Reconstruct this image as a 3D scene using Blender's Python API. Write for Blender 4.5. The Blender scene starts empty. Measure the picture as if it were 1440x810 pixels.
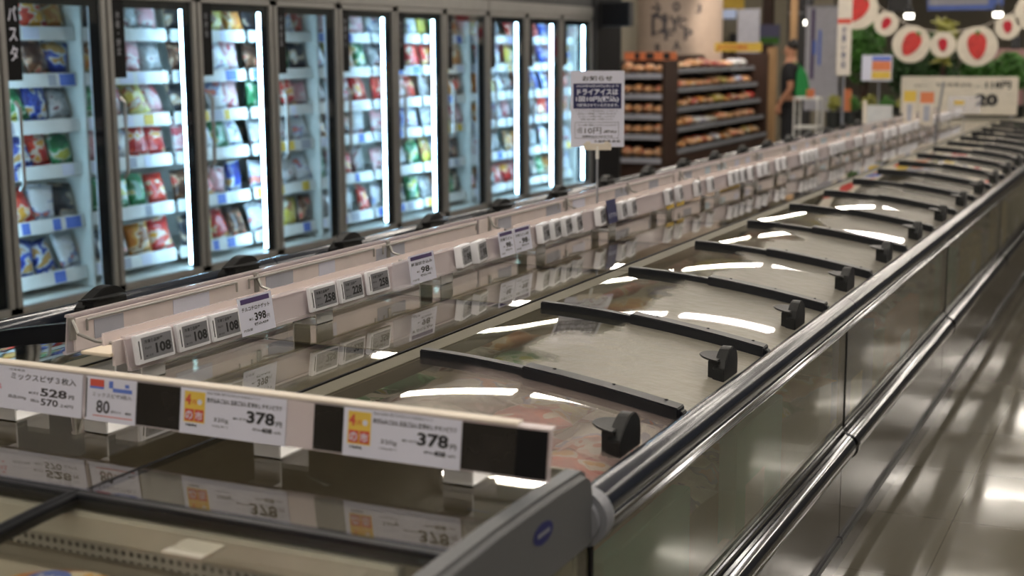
import bpy, bmesh, math, random
from mathutils import Vector, Matrix
random.seed(7)
SC = bpy.context.scene
COL = SC.collection
PI = math.pi

# ---------------------------------------------------------------- camera
cam_d = bpy.data.cameras.new('camera'); cam = bpy.data.objects.new('camera', cam_d); COL.objects.link(cam)
SC.camera = cam
yaw, pitch, roll = 0.44316, 0.16764, -0.00514
fw = Vector((-math.sin(yaw)*math.cos(pitch), math.cos(yaw)*math.cos(pitch), -math.sin(pitch)))
rt = Vector((math.cos(yaw), math.sin(yaw), 0)); up = rt.cross(fw)
r2 = math.cos(roll)*rt + math.sin(roll)*up; u2 = -math.sin(roll)*rt + math.cos(roll)*up
cam.matrix_world = Matrix(((r2.x, u2.x, -fw.x, 0), (r2.y, u2.y, -fw.y, 0), (r2.z, u2.z, -fw.z, 1.6), (0, 0, 0, 1)))
cam_d.sensor_width = 36; cam_d.lens = 1955/1440*36
cam_d.clip_start = 0.05; cam_d.clip_end = 100
cam_d.dof.use_dof = True; cam_d.dof.focus_distance = 3.45; cam_d.dof.aperture_fstop = 3.0

# ---------------------------------------------------------------- world, view, lamps strength
W = bpy.data.worlds.new('world'); SC.world = W; W.use_nodes = True
W.node_tree.nodes['Background'].inputs[0].default_value = (0.95, 0.9, 0.82, 1)
W.node_tree.nodes['Background'].inputs[1].default_value = 0.015
SC.view_settings.view_transform = 'Standard'; SC.view_settings.look = 'None'
SC.view_settings.exposure = -0.08; SC.view_settings.gamma = 1.0
SC.view_settings.use_curve_mapping = False
SC.cycles.use_denoising = True
SC.cycles.max_bounces = 9; SC.cycles.transparent_max_bounces = 16
SC.cycles.caustics_reflective = False; SC.cycles.caustics_refractive = False
SC.cycles.sample_clamp_indirect = 6
CEIL_Z = 3.6
LIGHT_POWER = 45.0       # emission of the ceiling tubes
TUBE_POWER = 46.0        # emission of the freezer door tubes
LIGHT_COL = (1.0, 0.91, 0.80)

# ---------------------------------------------------------------- materials
def _nodes(name):
    m = bpy.data.materials.new(name); m.use_nodes = True
    nt = m.node_tree; b = nt.nodes['Principled BSDF']
    return m, nt, b, nt.nodes['Material Output']
def mat(name, col, rough=0.5, metal=0.0, var=0.06, scale=12.0, bump=0.0, coat=0.0, trans=0.0, emis=None, estr=0.0, spec=0.5, bscale=None):
    m, nt, b, o = _nodes(name); N = nt.nodes; L = nt.links
    tc = N.new('ShaderNodeTexCoord'); no = N.new('ShaderNodeTexNoise'); no.inputs['Scale'].default_value = scale
    L.new(tc.outputs['Object'], no.inputs['Vector'])
    cr = N.new('ShaderNodeValToRGB')
    a = [max(0, c*(1-var)) for c in col]; c2 = [min(1, c*(1+var)) for c in col]
    cr.color_ramp.elements[0].position = 0.3; cr.color_ramp.elements[1].position = 0.7
    cr.color_ramp.elements[0].color = (*a, 1); cr.color_ramp.elements[1].color = (*c2, 1)
    L.new(no.outputs['Fac'], cr.inputs[0]); L.new(cr.outputs[0], b.inputs['Base Color'])
    b.inputs['Roughness'].default_value = rough; b.inputs['Metallic'].default_value = metal
    b.inputs['Specular IOR Level'].default_value = spec
    b.inputs['Coat Weight'].default_value = coat; b.inputs['Coat Roughness'].default_value = 0.08
    if trans: b.inputs['Transmission Weight'].default_value = trans
    if emis: b.inputs['Emission Color'].default_value = (*emis, 1); b.inputs['Emission Strength'].default_value = estr
    if bump:
        bu = N.new('ShaderNodeBump'); bu.inputs['Strength'].default_value = bump; bu.inputs['Distance'].default_value = 0.01
        n2 = N.new('ShaderNodeTexNoise'); n2.inputs['Scale'].default_value = bscale or scale*2; n2.inputs['Detail'].default_value = 3
        L.new(tc.outputs['Object'], n2.inputs['Vector']); L.new(n2.outputs['Fac'], bu.inputs['Height'])
        L.new(bu.outputs[0], b.inputs['Normal'])
    return m
def glass(name, tint=(0.9, 0.93, 0.9), ior=1.5, frost=None, fcol=(0.55, 0.5, 0.41), rough=0.0, wave=0.0, fbump=0.6):
    """sheet glass: fresnel mix of a clear tinted sheet and a mirror; frost = (x start, x end, amount) of icy film"""
    m = bpy.data.materials.new(name); m.use_nodes = True; nt = m.node_tree; N = nt.nodes; L = nt.links
    for n in list(N):
        if n.type == 'BSDF_PRINCIPLED': N.remove(n)
    out = N['Material Output']
    tr = N.new('ShaderNodeBsdfTransparent'); tr.inputs[0].default_value = (*tint, 1)
    gl = N.new('ShaderNodeBsdfAnisotropic'); gl.inputs['Roughness'].default_value = rough; gl.inputs['Color'].default_value = (1, 1, 1, 1)
    # Schlick reflectance, the same on both faces of the sheet
    ge = N.new('ShaderNodeNewGeometry'); dt = N.new('ShaderNodeVectorMath'); dt.operation = 'DOT_PRODUCT'
    L.new(ge.outputs['Incoming'], dt.inputs[0]); L.new(ge.outputs['Normal'], dt.inputs[1])
    def mth(op, a, b=None, c=None):
        n = N.new('ShaderNodeMath'); n.operation = op
        for i, v in enumerate((a, b, c)):
            if v is None: continue
            if isinstance(v, (int, float)): n.inputs[i].default_value = v
            else: L.new(v, n.inputs[i])
        return n.outputs[0]
    f0 = ((ior-1)/(ior+1))**2
    one = mth('SUBTRACT', 1.0, mth('ABSOLUTE', dt.outputs['Value'])); p5 = mth('POWER', one, 5.0)
    frs = mth('MULTIPLY_ADD', p5, 1-f0, f0)
    mx = N.new('ShaderNodeMixShader'); L.new(frs, mx.inputs[0]); L.new(gl.outputs[0], mx.inputs[2])
    tc = N.new('ShaderNodeTexCoord')
    if wave:
        bu = N.new('ShaderNodeBump'); bu.inputs['Strength'].default_value = wave; bu.inputs['Distance'].default_value = 0.02
        nz = N.new('ShaderNodeTexNoise'); nz.inputs['Scale'].default_value = 5; L.new(tc.outputs['Object'], nz.inputs['Vector'])
        L.new(nz.outputs['Fac'], bu.inputs['Height']); L.new(bu.outputs[0], gl.inputs['Normal'])
    base = tr
    if frost:
        x0, x1, amt = frost
        oi = N.new('ShaderNodeObjectInfo')
        sep = N.new('ShaderNodeSeparateXYZ'); L.new(tc.outputs['Object'], sep.inputs[0])
        vm = N.new('ShaderNodeVectorMath'); vm.operation = 'ADD'; L.new(tc.outputs['Object'], vm.inputs[0])
        sc = N.new('ShaderNodeMath'); sc.operation = 'MULTIPLY'; L.new(oi.outputs['Random'], sc.inputs[0]); sc.inputs[1].default_value = 37
        cx = N.new('ShaderNodeCombineXYZ'); L.new(sc.outputs[0], cx.inputs[0]); L.new(sc.outputs[0], cx.inputs[1]); L.new(cx.outputs[0], vm.inputs[1])
        nz = N.new('ShaderNodeTexNoise'); nz.inputs['Scale'].default_value = 3.2; nz.inputs['Detail'].default_value = 5; L.new(vm.outputs[0], nz.inputs['Vector'])
        mr = N.new('ShaderNodeMapRange'); L.new(sep.outputs[0], mr.inputs[0]); mr.inputs[1].default_value = x0; mr.inputs[2].default_value = x1
        mr.inputs[3].default_value = -0.35; mr.inputs[4].default_value = 0.75; mr.clamp = True
        ad = N.new('ShaderNodeMath'); ad.operation = 'ADD'; L.new(nz.outputs['Fac'], ad.inputs[0]); L.new(mr.outputs[0], ad.inputs[1])
        cr = N.new('ShaderNodeValToRGB'); L.new(ad.outputs[0], cr.inputs[0])
        cr.color_ramp.elements[0].position = 0.50; cr.color_ramp.elements[0].color = (0.03, 0.03, 0.03, 1)
        cr.color_ramp.elements[1].position = 0.60; cr.color_ramp.elements[1].color = (amt, amt, amt, 1)
        df = N.new('ShaderNodeBsdfPrincipled'); df.inputs['Roughness'].default_value = 0.3
        bu = N.new('ShaderNodeBump'); bu.inputs['Strength'].default_value = fbump; bu.inputs['Distance'].default_value = 0.01
        n3 = N.new('ShaderNodeTexNoise'); n3.inputs['Scale'].default_value = 26; n3.inputs['Detail'].default_value = 6; L.new(vm.outputs[0], n3.inputs['Vector'])
        L.new(n3.outputs['Fac'], bu.inputs['Height']); L.new(bu.outputs[0], df.inputs['Normal'])
        c3 = N.new('ShaderNodeValToRGB'); L.new(nz.outputs['Fac'], c3.inputs[0])
        c3.color_ramp.elements[0].position = .35; c3.color_ramp.elements[1].position = .7
        c3.color_ramp.elements[0].color = (*[c*0.8 for c in fcol], 1); c3.color_ramp.elements[1].color = (*fcol, 1)
        L.new(c3.outputs[0], df.inputs['Base Color'])
        m2 = N.new('ShaderNodeMixShader'); L.new(cr.outputs[0], m2.inputs[0]); L.new(tr.outputs[0], m2.inputs[1]); L.new(df.outputs[0], m2.inputs[2])
        base = m2
    L.new(base.outputs[0], mx.inputs[1]); L.new(mx.outputs[0], out.inputs[0])
    return m
def film(name, c, a, rough=0.25):
    """milky acrylic: half clear sheet, half white body"""
    m, nt, b, o = _nodes(name); N = nt.nodes; L = nt.links
    tc = N.new('ShaderNodeTexCoord'); no = N.new('ShaderNodeTexNoise'); no.inputs['Scale'].default_value = 30
    L.new(tc.outputs['Object'], no.inputs['Vector'])
    mr = N.new('ShaderNodeMapRange'); L.new(no.outputs['Fac'], mr.inputs[0]); mr.inputs[3].default_value = rough*.7; mr.inputs[4].default_value = rough*1.3
    L.new(mr.outputs[0], b.inputs['Roughness'])
    b.inputs['Base Color'].default_value = (*c, 1); b.inputs['Alpha'].default_value = a
    return m
def art(name, cols, scale=9, rough=0.28, bump=0.3):
    """printed packaging: blotches of a few inks, wrinkled film"""
    m, nt, b, o = _nodes(name); N = nt.nodes; L = nt.links
    tc = N.new('ShaderNodeTexCoord'); oi = N.new('ShaderNodeObjectInfo')
    sc = N.new('ShaderNodeMath'); sc.operation = 'MULTIPLY'; L.new(oi.outputs['Random'], sc.inputs[0]); sc.inputs[1].default_value = 91
    vm = N.new('ShaderNodeVectorMath'); vm.operation = 'ADD'; L.new(tc.outputs['Object'], vm.inputs[0])
    cx = N.new('ShaderNodeCombineXYZ'); L.new(sc.outputs[0], cx.inputs[0]); L.new(sc.outputs[0], cx.inputs[2]); L.new(cx.outputs[0], vm.inputs[1])
    no = N.new('ShaderNodeTexNoise'); no.inputs['Scale'].default_value = scale*1.3; no.inputs['Detail'].default_value = 2; L.new(vm.outputs[0], no.inputs['Vector'])
    cr = N.new('ShaderNodeValToRGB'); cr.color_ramp.interpolation = 'CONSTANT'; L.new(no.outputs['Fac'], cr.inputs[0])
    e = cr.color_ramp.elements; e[0].position = 0; e[0].color = (*cols[0], 1); e[1].position = 0.47; e[1].color = (*cols[1], 1)
    pos = [0.47, 0.55, 0.61, 0.67, 0.72]
    for i, c in enumerate(cols[2:]):
        k = e.new(pos[i+1]); k.color = (*c, 1)
    L.new(cr.outputs[0], b.inputs['Base Color']); b.inputs['Roughness'].default_value = rough
    bu = N.new('ShaderNodeBump'); bu.inputs['Strength'].default_value = bump; bu.inputs['Distance'].default_value = 0.02
    n2 = N.new('ShaderNodeTexNoise'); n2.inputs['Scale'].default_value = 22; n2.inputs['Detail'].default_value = 4; L.new(vm.outputs[0], n2.inputs['Vector'])
    L.new(n2.outputs['Fac'], bu.inputs['Height']); L.new(bu.outputs[0], b.inputs['Normal'])
    return m

M = {}
M['white'] = mat('white_enamel', (0.78, 0.77, 0.74), 0.4)
M['liner'] = mat('freezer_liner', (0.62, 0.61, 0.56), 0.5)
M['tubwall'] = mat('tub_liner', (0.43, 0.395, 0.335), 0.35)
M['black'] = mat('black_plastic', (0.008, 0.008, 0.009), 0.35, spec=0.3, bump=0.05, scale=60)
M['blackrail'] = mat('black_rail', (0.007, 0.008, 0.011), 0.34, spec=0.28)
M['gasket'] = mat('black_gasket', (0.006, 0.006, 0.007), 0.6, spec=0.12)
M['handle'] = mat('handle_plastic', (0.008, 0.0085, 0.009), 0.45, spec=0.28, bump=0.1, scale=120)
M['chrome'] = mat('polished_chrome', (0.27, 0.275, 0.29), 0.1, 1.0, var=0.1, scale=3)
M['tube'] = mat('dark_bumper', (0.022, 0.027, 0.040), 0.14, 0.12, var=0.12, scale=2)
M['steel'] = mat('dark_stainless', (0.055, 0.05, 0.043), 0.10, 0.0, var=0.08, scale=2, bump=0.05, bscale=3)
M['alu'] = mat('brushed_aluminium', (0.27, 0.265, 0.255), 0.42, 0.4, var=0.05)
M['grey'] = mat('grey_cap_plastic', (0.115, 0.12, 0.128), 0.5, bump=0.04, scale=200)
M['greylight'] = mat('light_grey_plastic', (0.24, 0.25, 0.28), 0.5)
M['spine'] = mat('spine_profile', (0.13, 0.12, 0.088), 0.55, spec=0.12)
M['spinelite'] = mat('pale_plate', (0.42, 0.40, 0.34), 0.5)
M['glass'] = glass('pane_glass', (0.82, 0.81, 0.76), 2.2)
M['lidclear'] = glass('lid_glass_clear', (0.94, 0.94, 0.91), 1.6)
M['lidfrost'] = glass('lid_glass_frosted', (0.86, 0.87, 0.80), 1.5, frost=(-1.55, -0.95, 0.85), fcol=(0.37, 0.345, 0.285))
M['lidmist'] = glass('lid_glass_misted', (0.92, 0.92, 0.88), 1.5, frost=(-1.75, -0.85, 0.20), fcol=(0.62, 0.50, 0.47), fbump=0.9)
M['doorglass'] = glass('door_glass', (0.88, 0.94, 0.98), 1.45)
M['fogglass'] = glass('fogged_side_glass', (0.9, 0.92, 0.86), 1.5, frost=(-6, -5, 0.32), fcol=(0.30, 0.29, 0.22), fbump=0.0)
M['acrylic'] = film('milky_acrylic', (0.82, 0.74, 0.76), 0.5, 0.12)
M['acrylicclear'] = film('clear_acrylic', (0.8, 0.78, 0.85), 0.25, 0.1)
M['board'] = mat('pale_board', (0.80, 0.70, 0.56), 0.5, scale=5)
M['bracket'] = mat('white_bracket', (0.84, 0.84, 0.84), 0.45)
M['railpale'] = mat('pale_rail_back', (0.74, 0.66, 0.65), 0.5)
M['backblue'] = mat('pale_blue_label', (0.52, 0.62, 0.70), 0.6)
M['metalclip'] = mat('grey_metal_clip', (0.35, 0.34, 0.32), 0.35, 0.6)
M['lip'] = mat('beige_lip', (0.72, 0.65, 0.56), 0.5)
M['insert'] = mat('dark_insert', (0.016, 0.014, 0.013), 0.22, var=0.3, scale=14)
M['paper'] = mat('label_paper', (0.70, 0.71, 0.84), 0.6, var=0.02)
M['ink'] = mat('black_ink', (0.01, 0.01, 0.012), 0.6)
M['greyink'] = mat('grey_ink', (0.06, 0.055, 0.065), 0.6)
M['blueink'] = mat('blue_ink', (0.02, 0.025, 0.14), 0.6)
M['navy'] = mat('navy_print', (0.012, 0.015, 0.085), 0.6)
M['purple'] = mat('purple_print', (0.06, 0.035, 0.13), 0.6)
M['redink'] = mat('red_ink', (0.62, 0.09, 0.06), 0.6)
M['pinkink'] = mat('pink_ink', (0.65, 0.3, 0.38), 0.6)
M['orange'] = mat('orange_print', (0.72, 0.22, 0.09), 0.6)
M['yellow'] = mat('yellow_print', (0.75, 0.52, 0.08), 0.6)
M['skyblue'] = mat('blue_print', (0.12, 0.2, 0.62), 0.6)
M['eink'] = mat('e_paper_screen', (0.20, 0.20, 0.22), 0.35)
M['tagcase'] = mat('tag_casing', (0.84, 0.84, 0.88), 0.4)
M['led'] = mat('led_tube', (1, 1, 1), 0.5, emis=(0.50, 0.80, 1.0), estr=TUBE_POWER)
M['lamp'] = mat('lamp_diffuser', (1, 1, 1), 0.5, emis=LIGHT_COL, estr=LIGHT_POWER)
M['spotlamp'] = mat('spot_lamp', (1, 1, 1), 0.5, emis=(1, 0.95, 0.82), estr=9)
M['brown'] = mat('dark_brown_wood', (0.035, 0.014, 0.008), 0.5, scale=4)
M['post'] = mat('pale_wood', (0.42, 0.26, 0.13), 0.5, scale=4)
M['column'] = mat('column_paint', (0.40, 0.32, 0.265), 0.6)
M['wallgrey'] = mat('wall_paint', (0.34, 0.31, 0.25), 0.8)
M['skin'] = mat('skin', (0.42, 0.2, 0.12), 0.6)
M['cloth'] = mat('black_cloth', (0.01, 0.01, 0.013), 0.9)
M['hair'] = mat('black_hair', (0.008, 0.006, 0.006), 0.6)
M['green'] = mat('green_cloth', (0.01, 0.22, 0.05), 0.7)
M['leaf'] = mat('leaf_green', (0.05, 0.17, 0.02), 0.5, var=0.5, scale=6)
M['leafdark'] = mat('leaf_dark', (0.02, 0.07, 0.012), 0.6, var=0.4, scale=6)
M['leafyellow'] = mat('leaf_yellow', (0.3, 0.3, 0.06), 0.6, var=0.3, scale=6)
M['pot'] = mat('dark_pot', (0.012, 0.014, 0.012), 0.6)
M['discwhite'] = mat('disc_card', (0.66, 0.60, 0.50), 0.6)
M['berry'] = mat('strawberry_red', (0.50, 0.03, 0.025), 0.5, var=0.25, scale=14)
M['berrysmall'] = mat('small_strawberry_red', (0.42, 0.005, 0.02), 0.5, var=0.2, scale=14)
M['frame'] = mat('dark_frame', (0.02, 0.021, 0.024), 0.5)
M['fabric'] = mat('pale_fabric', (0.42, 0.43, 0.50), 0.8)
M['bread'] = art('bread_print', [(0.62, 0.30, 0.12), (0.75, 0.52, 0.36), (0.72, 0.33, 0.10), (0.7, 0.12, 0.1)], 12, 0.45)
ARTS = [('red', art('art_red', [(0.45, 0.02, 0.02), (0.62, 0.06, 0.03), (0.7, 0.6, 0.5), (0.7, 0.35, 0.05)])),
        ('blue', art('art_blue', [(0.02, 0.03, 0.2), (0.05, 0.1, 0.45), (0.6, 0.65, 0.7), (0.5, 0.3, 0.1)])),
        ('white', art('art_white', [(0.62, 0.62, 0.62), (0.7, 0.7, 0.72), (0.25, 0.3, 0.5), (0.6, 0.2, 0.15)])),
        ('orange', art('art_orange', [(0.6, 0.22, 0.04), (0.7, 0.38, 0.1), (0.75, 0.65, 0.5), (0.3, 0.12, 0.04)])),
        ('green', art('art_green', [(0.02, 0.14, 0.05), (0.06, 0.3, 0.12), (0.6, 0.65, 0.55), (0.5, 0.5, 0.08)])),
        ('yellow', art('art_yellow', [(0.6, 0.5, 0.08), (0.65, 0.58, 0.2), (0.4, 0.15, 0.05), (0.6, 0.6, 0.5)])),
        ('silver', art('art_silver', [(0.28, 0.27, 0.27), (0.4, 0.4, 0.4), (0.55, 0.5, 0.5), (0.2, 0.1, 0.1)], rough=0.2)),
        ('dark brown', art('art_brown', [(0.06, 0.025, 0.015), (0.14, 0.06, 0.03), (0.45, 0.3, 0.2), (0.5, 0.08, 0.05)])),
        ('black', art('art_black', [(0.015, 0.015, 0.02), (0.05, 0.04, 0.05), (0.4, 0.3, 0.2), (0.5, 0.45, 0.4)])),
        ('pink', art('art_pink', [(0.6, 0.3, 0.32), (0.65, 0.42, 0.42), (0.65, 0.6, 0.6), (0.5, 0.1, 0.12)]))]
ARTD = dict(ARTS)
def floor_mat():
    m, nt, b, o = _nodes('floor_tiles'); N = nt.nodes; L = nt.links
    tc = N.new('ShaderNodeTexCoord')
    br = N.new('ShaderNodeTexBrick'); br.offset = 0; br.inputs['Scale'].default_value = 1.0
    br.inputs['Brick Width'].default_value = 0.6; br.inputs['Row Height'].default_value = 0.6; br.inputs['Mortar Size'].default_value = 0.0022
    br.inputs['Color1'].default_value = (0.165, 0.152, 0.12, 1); br.inputs['Color2'].default_value = (0.158, 0.146, 0.115, 1); br.inputs['Mortar'].default_value = (0.09, 0.08, 0.062, 1)
    L.new(tc.outputs['Object'], br.inputs['Vector']); L.new(br.outputs['Color'], b.inputs['Base Color'])
    no = N.new('ShaderNodeTexNoise'); no.inputs['Scale'].default_value = 2.5; no.inputs['Detail'].default_value = 8; L.new(tc.outputs['Object'], no.inputs['Vector'])
    mr = N.new('ShaderNodeMapRange'); L.new(no.outputs['Fac'], mr.inputs[0]); mr.inputs[1].default_value = 0.3; mr.inputs[2].default_value = 0.7; mr.inputs[3].default_value = 0.04; mr.inputs[4].default_value = 0.13
    L.new(mr.outputs[0], b.inputs['Roughness'])
    n2 = N.new('ShaderNodeTexNoise'); n2.inputs['Scale'].default_value = 5; L.new(tc.outputs['Object'], n2.inputs['Vector'])
    bu = N.new('ShaderNodeBump'); bu.inputs['Strength'].default_value = 0.03; bu.inputs['Distance'].default_value = 0.01
    L.new(n2.outputs['Fac'], bu.inputs['Height']); L.new(bu.outputs[0], b.inputs['Normal'])
    return m
M['floor'] = floor_mat()
M['ceiling'] = mat('ceiling_board', (0.52, 0.49, 0.44), 0.9)

# ---------------------------------------------------------------- mesh builder
def shade(me, ang=0.55):
    for p in me.polygons: p.use_smooth = True
    me.set_sharp_from_angle(angle=ang)
class MB:
    def __init__(s, o=(0, 0, 0), mx=None): s.v = []; s.f = []; s.o = Vector(o); s.mx = mx
    def add(s, vs, fs):
        n = len(s.v)
        for v in vs:
            v = Vector(v)
            if s.mx: v = s.mx @ v
            s.v.append(v - s.o)
        s.f += [tuple(i+n for i in f) for f in fs]; return s
    def box(s, x0, x1, y0, y1, z0, z1):
        return s.add([(x, y, z) for x in (x0, x1) for y in (y0, y1) for z in (z0, z1)],
                     [(0, 1, 3, 2), (4, 6, 7, 5), (0, 4, 5, 1), (2, 3, 7, 6), (0, 2, 6, 4), (1, 5, 7, 3)])
    def prism(s, prof, a0, a1, axis='Y', closed=True):
        n = len(prof)
        def P(p, a): return {'Y': (p[0], a, p[1]), 'X': (a, p[0], p[1]), 'Z': (p[0], p[1], a)}[axis]
        vs = [P(p, a0) for p in prof] + [P(p, a1) for p in prof]
        fs = [(i, (i+1) % n, n+(i+1) % n, n+i) for i in range(n if closed else n-1)]
        if closed: fs += [tuple(range(n-1, -1, -1)), tuple(range(n, 2*n))]
        return s.add(vs, fs)
    def cyl(s, p0, p1, r, n=12, r1=None):
        p0, p1 = Vector(p0), Vector(p1); d = (p1-p0).normalized()
        a = d.orthogonal().normalized(); b = d.cross(a); r1 = r if r1 is None else r1
        vs = [p0+(a*math.cos(t)+b*math.sin(t))*r for t in [2*PI*i/n for i in range(n)]] + [p1+(a*math.cos(t)+b*math.sin(t))*r1 for t in [2*PI*i/n for i in range(n)]]
        return s.add(vs, [(i, (i+1) % n, n+(i+1) % n, n+i) for i in range(n)] + [tuple(range(n-1, -1, -1)), tuple(range(n, 2*n))])
    def tube(s, pts, r, n=6):
        for a, b in zip(pts, pts[1:]): s.cyl(a, b, r, n)
        return s
    def build(s, name, m, parent=None, bevel=0.0, smooth=False, seg=2):
        me = bpy.data.meshes.new(name); me.from_pydata([tuple(v) for v in s.v], [], s.f); me.update()
        bm = bmesh.new(); bm.from_mesh(me); bmesh.ops.recalc_face_normals(bm, faces=bm.faces)
        if bevel: bmesh.ops.bevel(bm, geom=[e for e in bm.edges if e.is_manifold and e.calc_face_angle(0) > 0.6], offset=bevel, segments=seg, affect='EDGES', clamp_overlap=True)
        bm.to_mesh(me); bm.free()
        me.materials.append(m if not isinstance(m, str) else M[m])
        if smooth: shade(me)
        o = bpy.data.objects.new(name, me); COL.objects.link(o)
        if parent: o.parent = parent
        return o
def tag(o, label, cat, group=None):
    o['label'] = label; o['category'] = cat
    if group: o['group'] = group
    return o
def root(name, label, cat, loc, group=None):
    o = bpy.data.objects.new(name, None); COL.objects.link(o); o.location = loc; o.empty_display_size = 0.05
    return tag(o, label, cat, group)
def struct(o): o['kind'] = 'structure'; return o
def copy_tree(o, parent=None):
    c = o.copy(); COL.objects.link(c)
    if parent: c.parent = parent
    for ch in list(o.children): copy_tree(ch, c)
    return c
def swap(o, m):
    o.material_slots[0].link = 'OBJECT'; o.material_slots[0].material = m
TXT = {}
def text_mesh(body, bold=0.0, vertical=False):
    k = (body, bold, vertical)
    if k not in TXT:
        c = bpy.data.curves.new('t', 'FONT'); c.body = '\n'.join(body) if vertical else body
        c.size = 1; c.resolution_u = 2; c.offset = bold; c.space_line = 1.12 if vertical else 1; c.align_x = 'CENTER' if vertical else 'LEFT'
        o = bpy.data.objects.new('t', c); me = bpy.data.meshes.new_from_object(o)
        vs = [v.co.copy() for v in me.vertices]; fs = [tuple(p.vertices) for p in me.polygons]
        bpy.data.objects.remove(o); bpy.data.meshes.remove(me)
        if not vs: vs = [Vector((0, 0, 0))]*3; fs = []
        x0 = min(v.x for v in vs); x1 = max(v.x for v in vs); y0 = min(v.y for v in vs); y1 = max(v.y for v in vs)
        TXT[k] = ([((v.x-x0)/max(1e-6, x1-x0), (v.y-y0)/max(1e-6, y1-y0)) for v in vs], fs)
    return TXT[k]
class Face:
    """a flat printed face: lower left corner O, right R, up U; items sit a hair in front"""
    def __init__(s, O, R, U, org): s.O = Vector(O); s.R = Vector(R).normalized(); s.U = Vector(U).normalized(); s.N = s.R.cross(s.U); s.org = Vector(org)
    def P(s, x, y, d): return s.O + s.R*x + s.U*y + s.N*d
    def text(s, mb, body, x, y, w, h, d=0.0012, bold=0.0, vertical=False):
        v, f = text_mesh(body, bold, vertical); mb.add([s.P(x+a*w, y+b*h, d) for a, b in v], f)
    def rect(s, mb, x, y, w, h, d=0.0008, t=0.0006):
        mb.add([s.P(x+a*w, y+b*h, dd) for dd in (d-t, d) for a, b in ((0, 0), (1, 0), (1, 1), (0, 1))],
               [(0, 3, 2, 1), (4, 5, 6, 7), (0, 1, 5, 4), (1, 2, 6, 5), (2, 3, 7, 6), (3, 0, 4, 7)])
    def ellipse(s, mb, x, y, rx, ry, d=0.0008, n=24):
        mb.add([s.P(x+rx*math.cos(t), y+ry*math.sin(t), dd) for dd in (d-0.0004, d) for t in [2*PI*i/n for i in range(n)]],
               [tuple(range(n-1, -1, -1)), tuple(range(n, 2*n))] + [(i, (i+1) % n, n+(i+1) % n, n+i) for i in range(n)])
    def mb(s): return MB(s.org)
ORD = ['first', 'second', 'third', 'fourth', 'fifth', 'sixth', 'seventh', 'eighth', 'ninth', 'tenth', 'eleventh', 'twelfth', 'thirteenth', 'fourteenth', 'fifteenth', 'sixteenth', 'seventeenth', 'eighteenth']

# ---------------------------------------------------------------- setting
struct(MB().box(-9, 3.2, -7.5, 34, -0.1, 0).build('floor', 'floor'))
struct(MB().box(-9, 3.2, -7.5, 34, CEIL_Z+0.1, CEIL_Z+0.2).build('ceiling', 'ceiling'))
struct(MB().box(-9.1, -9, -7.5, 34, 0, CEIL_Z+0.1).build('wall_left', 'wallgrey'))
struct(MB().box(3.2, 3.3, -7.5, 34, 0, CEIL_Z+0.1).build('wall_right', M['wallgrey']))
struct(MB().box(-9, 3.2, 34, 34.1, 0, CEIL_Z+0.1).build('wall_back', 'wallgrey'))
struct(MB().box(-9, 3.2, -7.6, -7.5, 0, CEIL_Z+0.1).build('wall_front', M['wallgrey']))

struct(MB().box(1.5, 1.58, -6.0, 30, 0, 2.0).build('wall_partition', mat('dark_reflection_panel', (0.03, 0.034, 0.045), 0.7)))  # unseen dark panel, added so the bumper rails reflect something dark
# ceiling luminaires: rows across the aisles
proto = root('ceiling_light', 'long ceiling strip light in the rows above the freezer aisles', 'ceiling light', (-6.4, 0.4, CEIL_Z), 'ceiling strip lights above the aisles')
MB((0, 0, 0)).box(-0.62, 0.62, -0.07, 0.07, -0.03, 0.1).build('light_housing', 'white', proto, 0.01)
MB((0, 0, 0)).box(-0.6, 0.6, -0.048, 0.048, -0.05, -0.031).build('diffuser', 'lamp', proto)
first = True
for j in range(9):
    for i in range(8):
        p = (-7.4+i*1.42, -4.8+j*3.6, CEIL_Z)
        if p[0] < -4.7 and 0 < p[1] < 11: continue
        if first: proto.location = p; first = False
        else: copy_tree(proto).location = p

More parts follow.
